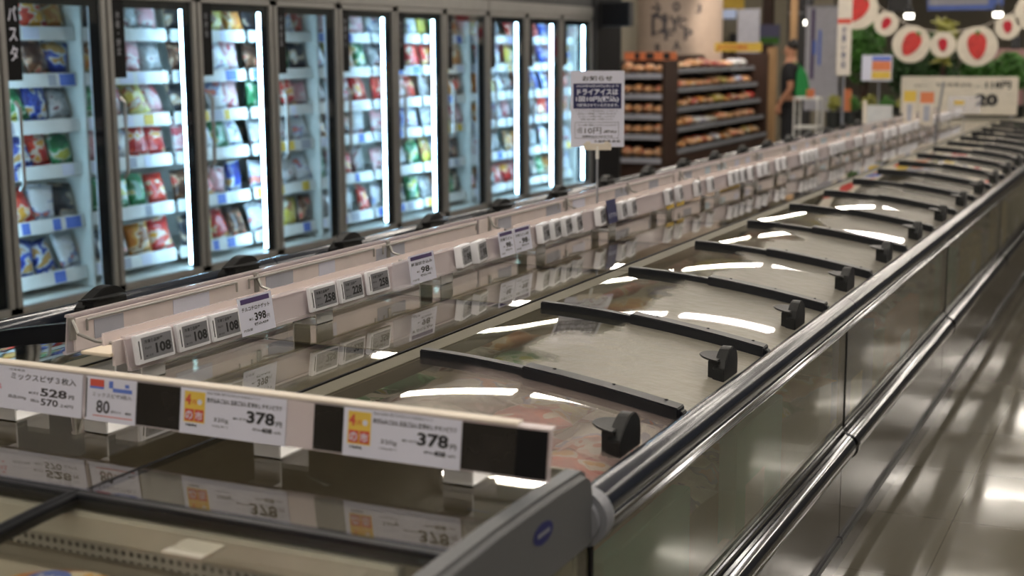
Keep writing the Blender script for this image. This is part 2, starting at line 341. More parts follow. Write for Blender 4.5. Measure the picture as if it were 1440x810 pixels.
# ---------------------------------------------------------------- island freezer module
Y0 = 2.10; ML = 2.05; LP = ML/3; XR = -0.85; XL = -2.95; ZS = 0.905; XS = -1.545; XS2 = -2.255
def lid_z(u):   # u 0 at spine .. 1 at outer edge
    return ZS - 0.012*u - 0.070*u**1.7
def make_lid(module, y0, sgn, material, ly):
    """sliding curved lid between two black rails"""
    def X(u): return (XS + (0.64)*u) if sgn > 0 else (XS2 - 0.64*u)
    US = [i/12 for i in range(13)]
    # rail at the far side (y0+LP)
    ra = MB((0, ly, 0)); yy = y0+LP
    for a, b, w0, h0 in ((0.0, 1.0, 0.030, 0.019), (0.42, 0.99, 0.046, 0.029)):
        us = [a+(b-a)*i/10 for i in range(11)]
        top = [(X(u), lid_z(u)+h0) for u in us]; bot = [(X(u), lid_z(u)-0.016) for u in reversed(us)]
        ra.prism(top+bot, yy-w0, yy-0.001)
    # front hem of the lid
    ra.box(min(X(0.985), X(1.0)), max(X(0.985), X(1.0)), y0+0.01, yy-0.02, lid_z(1)-0.012, lid_z(1)+0.010)
    lid = ra.build('lid', 'blackrail', module, 0.0025)
    g = MB((0, ly, 0)); top = [(X(u), lid_z(u)+0.002) for u in US]; bot = [(X(u), lid_z(u)-0.002) for u in reversed(US)]
    g.prism(top+bot, y0+0.012, yy-0.018)
    gl = g.build('lid_glass', material, lid)
    shade(gl.data)
    sc = MB((0, ly, 0))
    for u in (0.52, 0.74, 0.93): sc.cyl((X(u), yy-0.010, lid_z(u)+0.0285), (X(u), yy-0.010, lid_z(u)+0.0305), 0.004, 10)
    sc.build('rail_screws', 'gasket', lid)
    # handle: upright grip plate with a round thumb shelf leaning over the glass
    h = MB((0, ly, 0)); yc = y0+LP*0.56; xh = X(0.95); zb = lid_z(0.95)
    n = 10; prof = [(yc-0.058, zb-0.004), (yc+0.058, zb-0.004), (yc+0.060, zb+0.028)]
    prof += [(yc+0.014+0.044*math.cos(t), zb+0.036+0.036*math.sin(t)) for t in [0.15+1.9*i/n for i in range(n+1)]]
    prof += [(yc-0.036, zb+0.050), (yc-0.058, zb+0.030)]
    h.prism(prof, xh-0.014, xh+0.014, 'X')
    sc0 = len(h.v)
    # thumb shelf: half disc on the inner side
    k = -1 if sgn > 0 else 1
    pr = [(xh+k*0.060*math.sin(t), yc-0.010-0.052*math.cos(t)) for t in [PI*i/12 for i in range(13)]]
    pr = [(x, y) for x, y in pr]
    vs = []; nn = len(pr)
    for dz in (0, 0.004):
        for x, y in pr: vs.append((x, y, zb+0.046+dz+(abs(x-xh))*0.12))
    h.add(vs, [tuple(range(nn)), tuple(range(2*nn-1, nn-1, -1))] + [(i, (i+1) % nn, nn+(i+1) % nn, nn+i) for i in range(nn)])
    h.box(min(xh, xh+k*0.028), max(xh, xh+k*0.028), yc-0.050, yc+0.020, zb-0.004, zb+0.048)
    if sgn < 0:      # the far side grips are a taller, rounder pattern
        c0 = Vector((xh, yc, zb))-h.o
        h.v = [c0+Vector(((v-c0).x*1.5, (v-c0).y*1.6, (v-c0).z*1.25)) for v in h.v]
    h.build('handle', 'handle', lid, 0.003)
    return lid
def make_module(label):
    m = root('island_freezer', label, 'freezer', (0, Y0, 0), 'island freezer cabinets joined in a row')
    y0, y1 = Y0, Y0+ML; o = (0, Y0, 0); g = 0.003
    for s in (1, -1):
        X = lambda x: x if s > 0 else (XR+XL-x)
        def bx(mb, a, b, *r): mb.box(min(X(a), X(b)), max(X(a), X(b)), *r)
        prof = [(X(XR-0.008+0.033*math.cos(t)), 0.834+0.033*math.sin(t)) for t in [2*PI*i/28 for i in range(28)]]
        MB(o).prism(prof, y0+g, y1-g).build('bumper_rail', 'tube', m, smooth=True)
        a = MB(o); prof = [(X(XR-0.03), 0.815), (X(XR+0.012), 0.812), (X(XR+0.016), 0.806), (X(XR+0.013), 0.792), (X(XR+0.018), 0.788), (X(XR+0.017), 0.781), (X(XR-0.03), 0.781)]; a.prism(prof, y0+g, y1-g); a.build('rail_flange', 'chrome', m, 0.002)
        a = MB(o); bx(a, XR-0.006, XR, y0+0.012, y1-0.012, 0.475, 0.786); a.build('side_glass', 'fogglass', m)
        a = MB(o); bx(a, XR-0.02, XR+0.001, y1-0.018, y1-0.001, 0.47, 0.79); a.build('side_gasket', 'gasket', m)
        a = MB(o)
        def midprof(k): return [(X(XR-0.02), 0.478), (X(XR+0.003), 0.476), (X(XR+0.005), 0.466), (X(XR+0.010), 0.468), (X(XR+0.012), 0.455)] + [(X(XR+0.014+0.034*k*math.cos(t)), 0.418+0.036*k*math.sin(t)) for t in [1.5-3.0*i/14 for i in range(15)]] + [(X(XR-0.02), 0.383)]
        prof = midprof(1.0)
        a.prism(prof, y0+g, y1-g); mr_ = a.build('middle_rail', 'chrome', m)
        shade(mr_.data, 0.4)
        a = MB(o); a.prism(midprof(1.14), y1-0.028, y1); a.build('rail_joiner', 'chrome', m, smooth=True)
        a = MB(o); bx(a, XR-0.02, XR-0.004, y0+0.002, y1-0.002, 0.115, 0.386); a.build('lower_panel', 'steel', m, 0.002)
        a = MB(o); bx(a, XR-0.02, XR+0.006, y0, y1, 0.090, 0.116); a.build('kick_strip', 'blackrail', m, 0.003)
        a = MB(o); bx(a, XR-0.05, XR-0.012, y0, y1, 0.0, 0.089); a.build('kick_plate', 'steel', m)
        # inner shoulder where the lids run
        a = MB(o); bx(a, XR-0.075, XR-0.03, y0, y1, 0.775, 0.800); a.build('lid_track', 'black', m)
        a = MB(o); bx(a, XR-0.045, XR-0.030, y0, y1, 0.40, 0.47); bx(a, XR-0.34, XR-0.02, y0, y1, 0.38, 0.40); a.build('tub_ledge', 'tubwall', m)
        # spine profile between lids and centre panes
        xs = XS if s > 0 else XS2
        k = 1 if s > 0 else -1
        a = MB(o); a.box(min(xs-k*0.058, xs+k*0.004), max(xs-k*0.058, xs+k*0.004), y0, y1, ZS-0.035, ZS+0.001); a.build('spine', 'spine', m, 0.004)
        a = MB(o); a.box(xs-k*0.062-0.003, xs-k*0.062+0.003, y0, y1, ZS-0.03, ZS+0.003); a.build('spine_seal', 'gasket', m)
        for i in range(3):
            make_lid(m, y0+i*LP, s, 'lidfrost' if s > 0 else 'lidclear', Y0)
    for i in range(3):
        MB(o).box(XS2+0.066, XS-0.066, y0+i*LP+0.004, y0+(i+1)*LP-0.004, ZS-0.004, ZS+0.001).build('centre_pane', 'glass', m)
        MB(o).box(XS2+0.066, XS-0.066, y0+(i+1)*LP-0.006, y0+(i+1)*LP, ZS-0.012, ZS).build('pane_seal', 'gasket', m)
    a = MB(o); a.box(XL+0.10, XR-0.10, y0, y1, 0.34, 0.37)
    a.box(XS2+0.20, XS-0.20, y0, y1, 0.37, 0.55)
    a.build('tub', 'tubwall', m)
    a = MB(o)
    for yy in (y0+0.004, y1-0.010): a.box(XL+0.08, XR-0.08, yy, yy+0.006, 0.37, 0.74)
    a.build('divider', 'tubwall', m)
    return m
mod = make_module('near island freezer cabinet right behind the grey end cap')
MODS = [mod]
names = ['near island freezer cabinet right behind the grey end cap', 'second island freezer cabinet from the near end, beyond the first rail joint', 'third island freezer cabinet from the near end', 'fourth island freezer cabinet, beside the brown snack shelves', 'fifth island freezer cabinet, just short of the farthest one', 'farthest island freezer cabinet, next to the board reading 20']
for i in range(1, 6):
    c = copy_tree(mod); c.location.y = Y0+ML*i; c['label'] = names[i]; MODS.append(c)
# the nearest right-hand lid is clear of frost
near = [l for l in mod.children if l.name.split('.')[0] == 'lid'][0]
for c in near.children:
    if c.name.startswith('lid_glass'): swap(c, M['lidmist'])
# ---------------------------------------------------------------- end case (head of the island, lids slope to the near aisle)
ec = root('end_freezer', 'end freezer case with grey side cap at the near head of the island', 'freezer', (-1.9, 1.5, 0))
eo = (-1.9, 1.5, 0)
YF = 0.95; YS = 1.65
def ez(y):
    u = max(0, (YS-y)/(YS-YF)); return ZS - 0.010*u - 0.075*u**1.8
# grey side cap
for s in (1, -1):
    X = lambda x: x if s > 0 else (XR+XL-x)
    prof = [(2.055, 0.79), (2.055, 0.885), (2.045, 0.915), (2.020, 0.928)] + [(y, ez(y)+0.026) for y in (1.9, 1.7, 1.5, 1.3, 1.15, 1.0)] + [(0.93, 0.84), (0.925, 0.79)]
    MB(eo).prism(prof, min(X(-0.872), X(-0.826)), max(X(-0.872), X(-0.826)), 'X').build('side_cap', 'grey', ec, 0.010, smooth=True, seg=3)
    a = MB(eo); a.cyl((X(-0.852), 2.040, 0.834), (X(-0.852), 2.096, 0.834), 0.050, 28); a.build('rail_end_plug', 'greylight', ec, 0.012)
    a = MB(eo); a.box(min(X(XR-0.006), X(XR)), max(X(XR-0.006), X(XR)), 0.96, 2.085, 0.475, 0.79); a.build('side_glass', 'fogglass', ec)
    a = MB(eo); a.box(min(X(XR-0.02), X(XR+0.004)), max(X(XR-0.02), X(XR+0.004)), 2.086, 2.100, 0.40, 0.80); a.build('side_gasket', 'gasket', ec)
    a = MB(eo); a.box(min(X(XR-0.02), X(XR+0.035)), max(X(XR-0.02), X(XR+0.035)), 0.93, 2.09, 0.396, 0.47); a.build('middle_rail', 'chrome', ec, 0.012)
    a = MB(eo); a.box(min(X(XR-0.02), X(XR-0.004)), max(X(XR-0.02), X(XR-0.004)), 0.95, 2.09, 0.0, 0.396); a.build('lower_panel', 'steel', ec)
MB(eo).box(XL, XR, 0.93, 0.95, 0.0, 0.80).build('front_panel', 'steel', ec)
MB(eo).cyl((XL+0.08, 0.925, 0.80), (XR-0.03, 0.925, 0.80), 0.045, 24).build('front_bumper', 'tube', ec)
XJ = -1.555; EW = 0.675
cells = [(XJ, -0.876), (XJ-EW, XJ), (XL+0.08, XJ-EW)]
for a, b in cells:
    MB(eo).box(a+0.005, b-0.005, YS+0.006, Y0-0.01, ZS-0.005, ZS).build('centre_pane', 'glass', ec)
    r = MB(eo); ys = [YF+0.02+(YS-YF-0.03)*i/8 for i in range(9)]
    for xx in (a, b-0.014):
        r.prism([(y, ez(y)+0.004) for y in ys]+[(y, ez(y)-0.016) for y in reversed(ys)], xx, xx+0.014, 'X')
    r.box(a, b, YS-0.022, YS-0.002, ZS-0.020, ZS+0.004)
    lid = r.build('lid', 'blackrail', ec, 0.002)
    g = MB(eo); g.prism([(y, ez(y)) for y in ys]+[(y, ez(y)-0.004) for y in reversed(ys)], a+0.014, b-0.014, 'X')
    g.build('lid_glass', 'lidclear', lid)
    MB(eo).box(a, b, YS-0.001, YS+0.005, ZS-0.004, ZS+0.0045).build('glass_edge_trim', 'chrome', ec)
for xx in (XJ, XJ-EW):
    MB(eo).box(xx-0.004, xx+0.004, YS+0.006, Y0-0.01, ZS-0.010, ZS+0.0005).build('pane_seal', 'gasket', ec)
MB(eo).box(XL+0.08, XR-0.03, Y0-0.012, Y0-0.002, 0.45, ZS-0.002).build('rear_wall', 'tubwall', ec)
MB(eo).box(XL+0.08, XR-0.08, 1.00, Y0-0.03, 0.40, 0.43).build('tub', 'tubwall', ec)
# perforated air duct under the seam
dm, nt, b, o_ = _nodes('perforated_duct')
tc = nt.nodes.new('ShaderNodeTexCoord'); mp = nt.nodes.new('ShaderNodeMapping'); nt.links.new(tc.outputs['Object'], mp.inputs[0])
mp.inputs['Scale'].default_value = (64, 0, 64); vo = nt.nodes.new('ShaderNodeTexVoronoi'); vo.inputs['Randomness'].default_value = 0; vo.inputs['Scale'].default_value = 1
nt.links.new(mp.outputs[0], vo.inputs['Vector']); cr = nt.nodes.new('ShaderNodeValToRGB'); cr.color_ramp.elements[0].position = 0.28; cr.color_ramp.elements[0].color = (0.03, 0.03, 0.03, 1)
cr.color_ramp.elements[1].position = 0.32; cr.color_ramp.elements[1].color = (0.36, 0.35, 0.33, 1); nt.links.new(vo.outputs['Distance'], cr.inputs[0]); nt.links.new(cr.outputs[0], b.inputs['Base Color'])
MB(eo).box(XL+0.1, XR-0.1, 1.620, 1.632, 0.8125, 0.8375).build('air_duct', dm, ec)
MB(eo).box(XL+0.1, XR-0.1, 1.615, 1.632, 0.838, 0.884).build('duct_cover', 'liner', ec, 0.004)
MB(eo).box(XL+0.1, XR-0.1, 1.634, 1.642, 0.44, 0.880).build('tub_back', 'tubwall', ec)
MB(eo).box(-1.27, -1.20, 1.50, 1.56, 0.894, 0.899).build('pale_sticker', 'spinelite', ec)
# oval badge on the grey cap
f = Face((-0.8255, 1.845, 0.880), (0, 1, 0), (0, 0, 1), eo)
q = f.mb(); f.ellipse(q, 0.0, 0.0, 0.036, 0.017); bd = q.build('badge', 'blueink', ec)
q = f.mb(); f.rect(q, -0.022, -0.003, 0.044, 0.006, 0.0016); q.build('badge_mark', 'greylight', bd)

# ---------------------------------------------------------------- price rails
def holder(mb_o, parent, p0, p1, zlo, zhi, out, name='label_holder', m='acrylic'):
    """acrylic channel from p0 to p1 (x,y), face leaning back; out = outward normal (x,y)"""
    p0 = Vector((*p0, 0)); p1 = Vector((*p1, 0)); n = Vector((*out, 0)); d = (p1-p0)
    a = MB(mb_o); H = zhi-zlo
    prof = [(0.012, 0.0), (0.012, 0.007), (0.006, 0.007), (-0.004, H-0.006), (0.002, H-0.006), (0.0, H), (-0.012, H), (-0.012, H-0.004), (-0.007, H-0.006), (0.002, 0.003), (0.0, 0.0)]
    pts = [p0+n*q+Vector((0, 0, zlo+h)) for q, h in prof] + [p1+n*q+Vector((0, 0, zlo+h)) for q, h in prof]
    k = len(prof); a.add(pts, [(i, (i+1) % k, k+(i+1) % k, k+i) for i in range(k)]+[tuple(range(k-1, -1, -1)), tuple(range(k, 2*k))])
    return a.build(name, m, parent)
def rail_unit(i, y0, y1):
    r = root('label_rail', ['near stretch of pale price label rail standing on the island glass', 'second stretch of price label rail, holding the pole of the notice board', 'third stretch of price label rail from the near end', 'fourth stretch of price label rail from the near end', 'fifth stretch of price label rail, near the orange and yellow cards', 'farthest stretch of price label rail running into the board reading 20'][i], 'label rail', (-2.05, y0, ZS), 'price label rails on the island')
    o = (-2.05, y0, ZS)
    MB(o).box(-2.052, -1.972, y0, y1-0.004, 0.978, 0.985).build('board', 'board', r, 0.0015)
    holder(o, r, (-1.955, y0+(0.03 if i == 0 else 0.0)), (-1.955, y1-0.01), 0.945, 1.018, (1, 0))
    holder(o, r, (-2.165, y0+(0.08 if i == 0 else 0.0)), (-2.165, y1-0.01), 0.950, 1.040, (-1, 0))
    MB(o).box(-1.975, -1.968, y0+0.01, y1-0.015, 0.958, 1.010).build('rail_backing', 'railpale', r)
    MB(o).box(-2.154, -2.148, y0+(0.09 if i == 0 else 0.01), y1-0.015, 0.958, 1.030).build('rail_backing', 'railpale', r)
    # low inner divider ledge
    MB(o).box(-2.046, -2.041, y0+0.06, y1-0.02, 0.985, 1.012).build('inner_ledge', 'acrylic', r)
    n = 3
    for k in range(n):
        yy = y0+0.10+(y1-y0)*k/n*0.99
        b = MB(o); w = 0.075      # folded white channel leg
        for (a0, a1) in ((-1.978, -1.974), (-2.050, -2.046)): b.box(a0, a1, yy, yy+w, ZS+0.0005, 0.978)
        b.box(-2.050, -1.974, yy, yy+w, ZS+0.0005, ZS+0.003); b.build('bracket', 'bracket', r)
        c = MB(o); c.tube([(-2.145, yy-0.02, 1.03), (-2.13, yy-0.02, 1.0), (-2.08, yy-0.02, 0.988), (-2.02, yy-0.02, 0.988)], 0.004, 6)
        c.box(-2.150, -2.143, yy-0.028, yy-0.012, 0.985, 1.036); c.build('metal_clip', 'metalclip', r)
        c = MB(o); c.box(-1.972, -1.966, yy+0.42, yy+0.436, 0.985, 1.02)
        c.tube([(-1.97, yy+0.43, 1.0), (-1.99, yy+0.43, 0.989), (-2.02, yy+0.43, 0.987)], 0.004, 6)
        c.build('metal_clip', 'metalclip', r, 0)
        wv = MB(o); ya, yb = max(yy-0.06, y0+0.12), yy+(y1-y0)/n-0.12
        wv.tube([(-2.140, ya, 1.0), (-2.140, ya, 1.024), (-2.140, yb, 1.024), (-2.140, yb, 1.0)], 0.0028, 6)
        wv.build('wire_loop', 'metalclip', r)
    rr = random.Random(i*3+1); yy = y0+0.15
    while yy < y1-0.3:
        w = rr.uniform(0.08, 0.2); MB(o).box(-2.1475, -2.1465, yy, yy+w, 0.975, 1.018).build('back_label', rr.choice(['fabric', 'paper', 'backblue']), r); yy += w+rr.uniform(0.1, 0.4)
    return r
ys = [2.20, 4.26, 6.34, 8.42, 10.5, 12.58, 14.60]
for i in range(6): rail_unit(i, ys[i], ys[i+1])

# electronic shelf tags
def esl(name_label, y0, w, digits, seed, z=0.957, h=0.062, lean=0.16, thick=0.012, yaw=0.0):
    """white electronic tag clipped on the near label rail, screen facing the side aisle"""
    o = (-1.938, y0, z)
    R = Vector((math.sin(yaw), math.cos(yaw), 0)); U = Vector((-lean*0.8, 0, 1)).normalized()
    r = root('price_tag', name_label, 'price tag', o, 'electronic price tags on the side label rail')
    F = Face(Vector(o)+Vector((0.004, 0, 0)), R, U, o)
    q = F.mb(); F.rect(q, 0, 0, w, h, thick*0.6, thick); q.build('casing', 'tagcase', r, 0.002)
    q = F.mb(); F.rect(q, w*0.14, h*0.12, w*0.80, h*0.76, thick*0.6+0.0008, 0.0008); sc_ = q.build('screen', 'eink', r)
    q = F.mb(); d = thick*0.6+0.0012
    F.text(q, digits, w*0.48, h*0.24, w*0.42, h*0.36, d, 0.04)
    for k in range(3): F.text(q, ['冷凍食品特選', '税込価格', '本体価格'][k], w*0.20, h*[0.66, 0.46, 0.2][k], w*[0.5, 0.18, 0.2][k], h*[0.13, 0.08, 0.07][k], d, 0.02)
    F.rect(q, w*0.06, h*0.18, w*0.025, h*0.62, thick*0.6+0.0006)
    q.build('price_lettering', 'ink', sc_)
    return r
NEAR = [(2.236, 0.120, '108', 'nearest electronic tag reading 108 at the free end of the side rail'),
        (2.372, 0.108, '108', 'electronic tag reading 108, middle one of the three 108 tags'),
        (2.488, 0.108, '108', 'electronic tag reading 108 touching the 398 paper card'),
        (2.890, 0.122, '258', 'electronic tag reading 258, nearest of the trio beyond the 398 card'),
        (3.030, 0.112, '228', 'electronic tag reading 228 between two tags reading 258'),
        (3.168, 0.112, '258', 'electronic tag reading 258 just before the paper card reading 98')]
for y, w, d, l in NEAR: esl(l, y, w, d, 1)
def paper_card(label, y0, w, title, price, sub, z=0.948, h=0.082):
    o = (-1.936, y0, z); r = root('price_card', label, 'price card', o, 'paper price cards on the side label rail')
    F = Face(Vector(o)+Vector((0.003, 0, 0)), (0, 1, 0), (-0.14, 0, 1), o)
    q = F.mb(); F.rect(q, 0, 0, w, h, 0.001, 0.001); q.build('card', 'paper', r)
    q = F.mb(); F.rect(q, w*0.08, h*0.82, w*0.84, h*0.13, 0.0015); q.build('purple_band', 'purple', r)
    q = F.mb(); F.text(q, title, w*0.08, h*0.62, w*0.82, h*0.12, 0.0016, 0.02); F.text(q, price, w*0.42, h*0.32, w*0.34, h*0.22, 0.0016, 0.03)
    F.text(q, '円', w*0.78, h*0.32, w*0.08, h*0.10, 0.0016); F.text(q, sub, w*0.38, h*0.20, w*0.42, h*0.08, 0.0016, 0.02); F.text(q, '内容量', w*0.06, h*0.10, w*0.26, h*0.07, 0.0016)
    F.text(q, '本体', w*0.25, h*0.36, w*0.14, h*0.07, 0.0016, 0.02)
    q.build('lettering', 'ink', r)
    return r
paper_card('white paper card with purple band reading 398, beside the 108 tags', 2.603, 0.135, 'チルコチロナゲット', '398', '税込429', h=0.09)
paper_card('white paper card with purple band reading 98 in a clear holder', 3.405, 0.150, '極旨炊き込み', '98', '税込105')
paper_card('paper card reading 98 wedged between two groups of electronic tags', 3.99, 0.11, '冷凍うどん', '98', '税込105')
paper_card('second purple-banded paper card reading 98, just beyond its twin', 4.105, 0.13, '冷凍うどん太麺', '98', '税込105')
holder_h = root('clear_card_holder', 'empty clear acrylic card holder leaning beside the 98 card', 'card holder', (-1.93, 3.31, 0.95))
a = MB((-1.93, 3.31, 0.95)); a.box(-1.934, -1.932, 3.30, 3.40, 0.950, 1.025); a.build('holder_sheet', 'acrylicclear', holder_h)
a = MB((-1.93, 3.31, 0.95)); a.box(-1.934, -1.918, 3.30, 3.40, 0.947, 0.952); a.build('holder_foot', 'acrylicclear', holder_h)
# farther tags: clusters
far = [3.70, 3.81, 4.30, 4.40, 4.50, 4.60, 4.83, 5.06, 5.17, 5.62, 5.76, 6.02, 6.22, 6.56, 6.66, 6.76, 6.90, 7.08, 7.20, 7.45, 7.58]
y = 8.0; rr = random.Random(5)
while y < 14.3:
    n = rr.choice([2, 3, 4, 5])
    for k in range(n):
        far.append(y); y += 0.115
    y += rr.choice([0.06, 0.15, 0.3])
proto_t = None
clus = 0; prev = 0; inside = 0; cl = []
for yy in far:
    if yy-prev > 0.14: cl.append([])
    cl[-1].append(yy); prev = yy
def where(i):
    tens = ['', 'twenty-', 'thirty-']
    return ORD[i] if i < 18 else ['nineteenth', 'twentieth', 'twenty-first', 'twenty-second', 'twenty-third', 'twenty-fourth', 'twenty-fifth', 'twenty-sixth', 'twenty-seventh', 'twenty-eighth', 'twenty-ninth', 'thirtieth', 'thirty-first', 'thirty-second', 'thirty-third'][i-18]
for ci, c in enumerate(cl):
    for k, yy in enumerate(c):
        lab = f'small electronic tag, {ORD[k]} in the {where(ci)} cluster beyond the 98 card'
        if proto_t is None:
            proto_t = esl(lab, yy, 0.098, '98', 3, h=0.066, z=0.954, thick=0.024, yaw=-0.18); t = proto_t
        else:
            t = copy_tree(proto_t); t.location.y = yy; t['label'] = lab
o = (-1.936, 4.945, 0.95); r = root('navy_card', 'dark navy promotional card standing on the side rail before the notice pole', 'card', o)
F = Face(o, (0, 1, 0), (-0.14, 0, 1), o); q = F.mb(); F.rect(q, 0, 0, 0.10, 0.09, 0.001, 0.001); q.build('card', 'navy', r)
q = F.mb(); F.text(q, 'おすすめ', 0.01, 0.02, 0.08, 0.02, 0.002); q.build('lettering', 'paper', r)
# small yellow shelf stickers under two tags
for y_, l in ((5.62, 'yellow strip sticker under a tag right beyond the notice pole'), (5.76, 'second yellow strip sticker, one tag farther than its twin')):
    tag(MB((0, 0, 0)).box(-1.936, -1.933, y_, y_+0.09, 0.936, 0.952).build('yellow_sticker', 'yellow'), l, 'sticker', 'yellow stickers under the tags')

# notice board on a pole
o = (-2.05, 5.11, 0.985); nb = root('notice_board', 'white and navy notice card about dry ice on a thin pole', 'sign', o)
d = Vector((math.cos(0.40), math.sin(0.40), 0))
MB(o).cyl((-2.05, 5.11, 0.985), (-2.05, 5.11, 1.19), 0.0045, 10).build('pole', 'greylight', nb)
MB(o).cyl((-2.05, 5.11, 1.185), (-2.05, 5.11, 1.235), 0.007, 12).cyl((-2.05, 5.11, 0.985), (-2.05, 5.11, 0.995), 0.02, 16).build('pole_socket', 'white', nb)
F = Face(Vector((-2.05, 5.11, 1.232))-d*0.105, d, (0, 0, 1), o)
q = F.mb(); F.rect(q, 0, 0, 0.210, 0.297, 0.0, 0.003); q.build('card', 'paper', nb)
q = F.mb(); F.rect(q, 0.050, -0.012, 0.11, 0.026, 0.006, 0.014); F.rect(q, 0.058, 0.008, 0.02, 0.014, 0.010, 0.006); F.rect(q, 0.132, 0.008, 0.02, 0.014, 0.010, 0.006); q.build('clip', 'lip', nb, 0.002)
q = F.mb(); F.rect(q, 0.010, 0.150, 0.188, 0.098, 0.0012, 0.001); q.build('navy_panel', 'navy', nb)
q = F.mb()
F.text(q, '2024年4月24日(水)より', 0.022, 0.232, 0.165, 0.011, 0.0022, 0.02); F.text(q, 'ドライアイスは', 0.025, 0.203, 0.16, 0.024, 0.0022, 0.035)
F.text(q, '1回10円(税込)', 0.02, 0.174, 0.168, 0.025, 0.0022, 0.035); F.text(q, 'で販売させていただきます。', 0.022, 0.157, 0.165, 0.013, 0.0022, 0.025)
q.build('white_lettering', 'paper', nb)
q = F.mb(); F.text(q, 'お知らせ', 0.045, 0.257, 0.118, 0.021, 0.0018, 0.02)
for k, s_ in enumerate(['ドライアイスの販売価格につきまして', '何卒ご理解ご協力のほど', 'よろしくお願い申し上げます', 'お買い物の際にご利用ください']): F.text(q, s_, 0.02+0.006*k, 0.138-0.011*k, 0.165-0.012*k, 0.007, 0.0018)
F.text(q, '1回', 0.026, 0.055, 0.018, 0.02, 0.0018); F.text(q, '10円', 0.055, 0.052, 0.065, 0.024, 0.0018); F.text(q, '(税込)', 0.13, 0.054, 0.05, 0.012, 0.0018, 0.03)
F.text(q, 'お一人様一回限りとさせていただきます', 0.03, 0.082, 0.15, 0.008, 0.0018); F.text(q, '消費税込みの価格です', 0.045, 0.038, 0.12, 0.007, 0.0018, 0.02)
F.text(q, '食品売場 店長', 0.09, 0.018, 0.105, 0.009, 0.0018, 0.02)
for (x, y_, w, h) in ((0.016, 0.034, 0.172, 0.0012), (0.016, 0.096, 0.172, 0.0012), (0.016, 0.034, 0.0012, 0.062), (0.187, 0.034, 0.0012, 0.063)): F.rect(q, x, y_, w, h, 0.0016)
q.build('lettering', 'greyink', nb)

# front label rail on the end case
o = (-1.9, 1.9, ZS); fr = root('label_rail', 'long front label rail with big price cards across the end case', 'label rail', o)
fx0, fx1 = -2.93, -0.838
a = MB(o); H = 0.082; z0 = 0.943
prof = [(0.0, 0.0), (-0.006, 0.001), (-0.005, 0.006), (0.008, H-0.004), (0.006, H), (0.024, H+0.002), (0.024, H-0.002), (0.012, H-0.003), (0.002, 0.005)]
pts = [(x, 1.9+p, z0+h) for x in (fx0, fx1) for p, h in prof]; k = len(prof)
a.add(pts, [(i, (i+1) % k, k+(i+1) % k, k+i) for i in range(k)]+[tuple(range(k-1, -1, -1)), tuple(range(k, 2*k))]); a.build('label_holder', 'acrylic', fr)
MB(o).box(fx0, fx1-0.06, 1.906, 1.932, z0+H-0.001, z0+H+0.004).build('top_lip', 'lip', fr, 0.001)
for bx_ in (-2.68, -2.36, -2.005, -1.78, -1.395, -1.02):
    b = MB(o); b.box(bx_-0.024, bx_+0.03, 1.932, 1.936, ZS+0.0005, 0.955); b.box(bx_-0.024, bx_+0.03, 1.932, 2.02, ZS+0.0005, ZS+0.003); b.box(bx_-0.024, bx_+0.03, 2.016, 2.02, ZS, 0.94)
    b.box(bx_-0.024, bx_+0.03, 1.908, 1.936, 0.946, 0.950); b.build('bracket', 'bracket', fr)
FU = Vector((0, 0.14, 1)).normalized()
def FF(x): return Face((x, 1.893, z0+0.004), (1, 0, 0), FU, o)
def ins(x0_, x1_, m, nm, d=0.0006):
    F = FF(x0_); q = F.mb(); F.rect(q, 0, 0, x1_-x0_, 0.076, d, 0.0006); q.build(nm, m, fr)
X_ = lambda x175: x175*1.0857
ins(X_(-1.516), X_(-1.425), 'insert', 'dark_insert'); ins(X_(-1.170), X_(-1.115), 'insert', 'dark_insert')
ins(X_(-0.913), -0.842, 'insert', 'dark_insert'); ins(X_(-0.825), -0.842, 'gasket', 'dark_insert', 0.0014)
ins(X_(-1.220), X_(-1.170), 'acrylic', 'pale_insert')
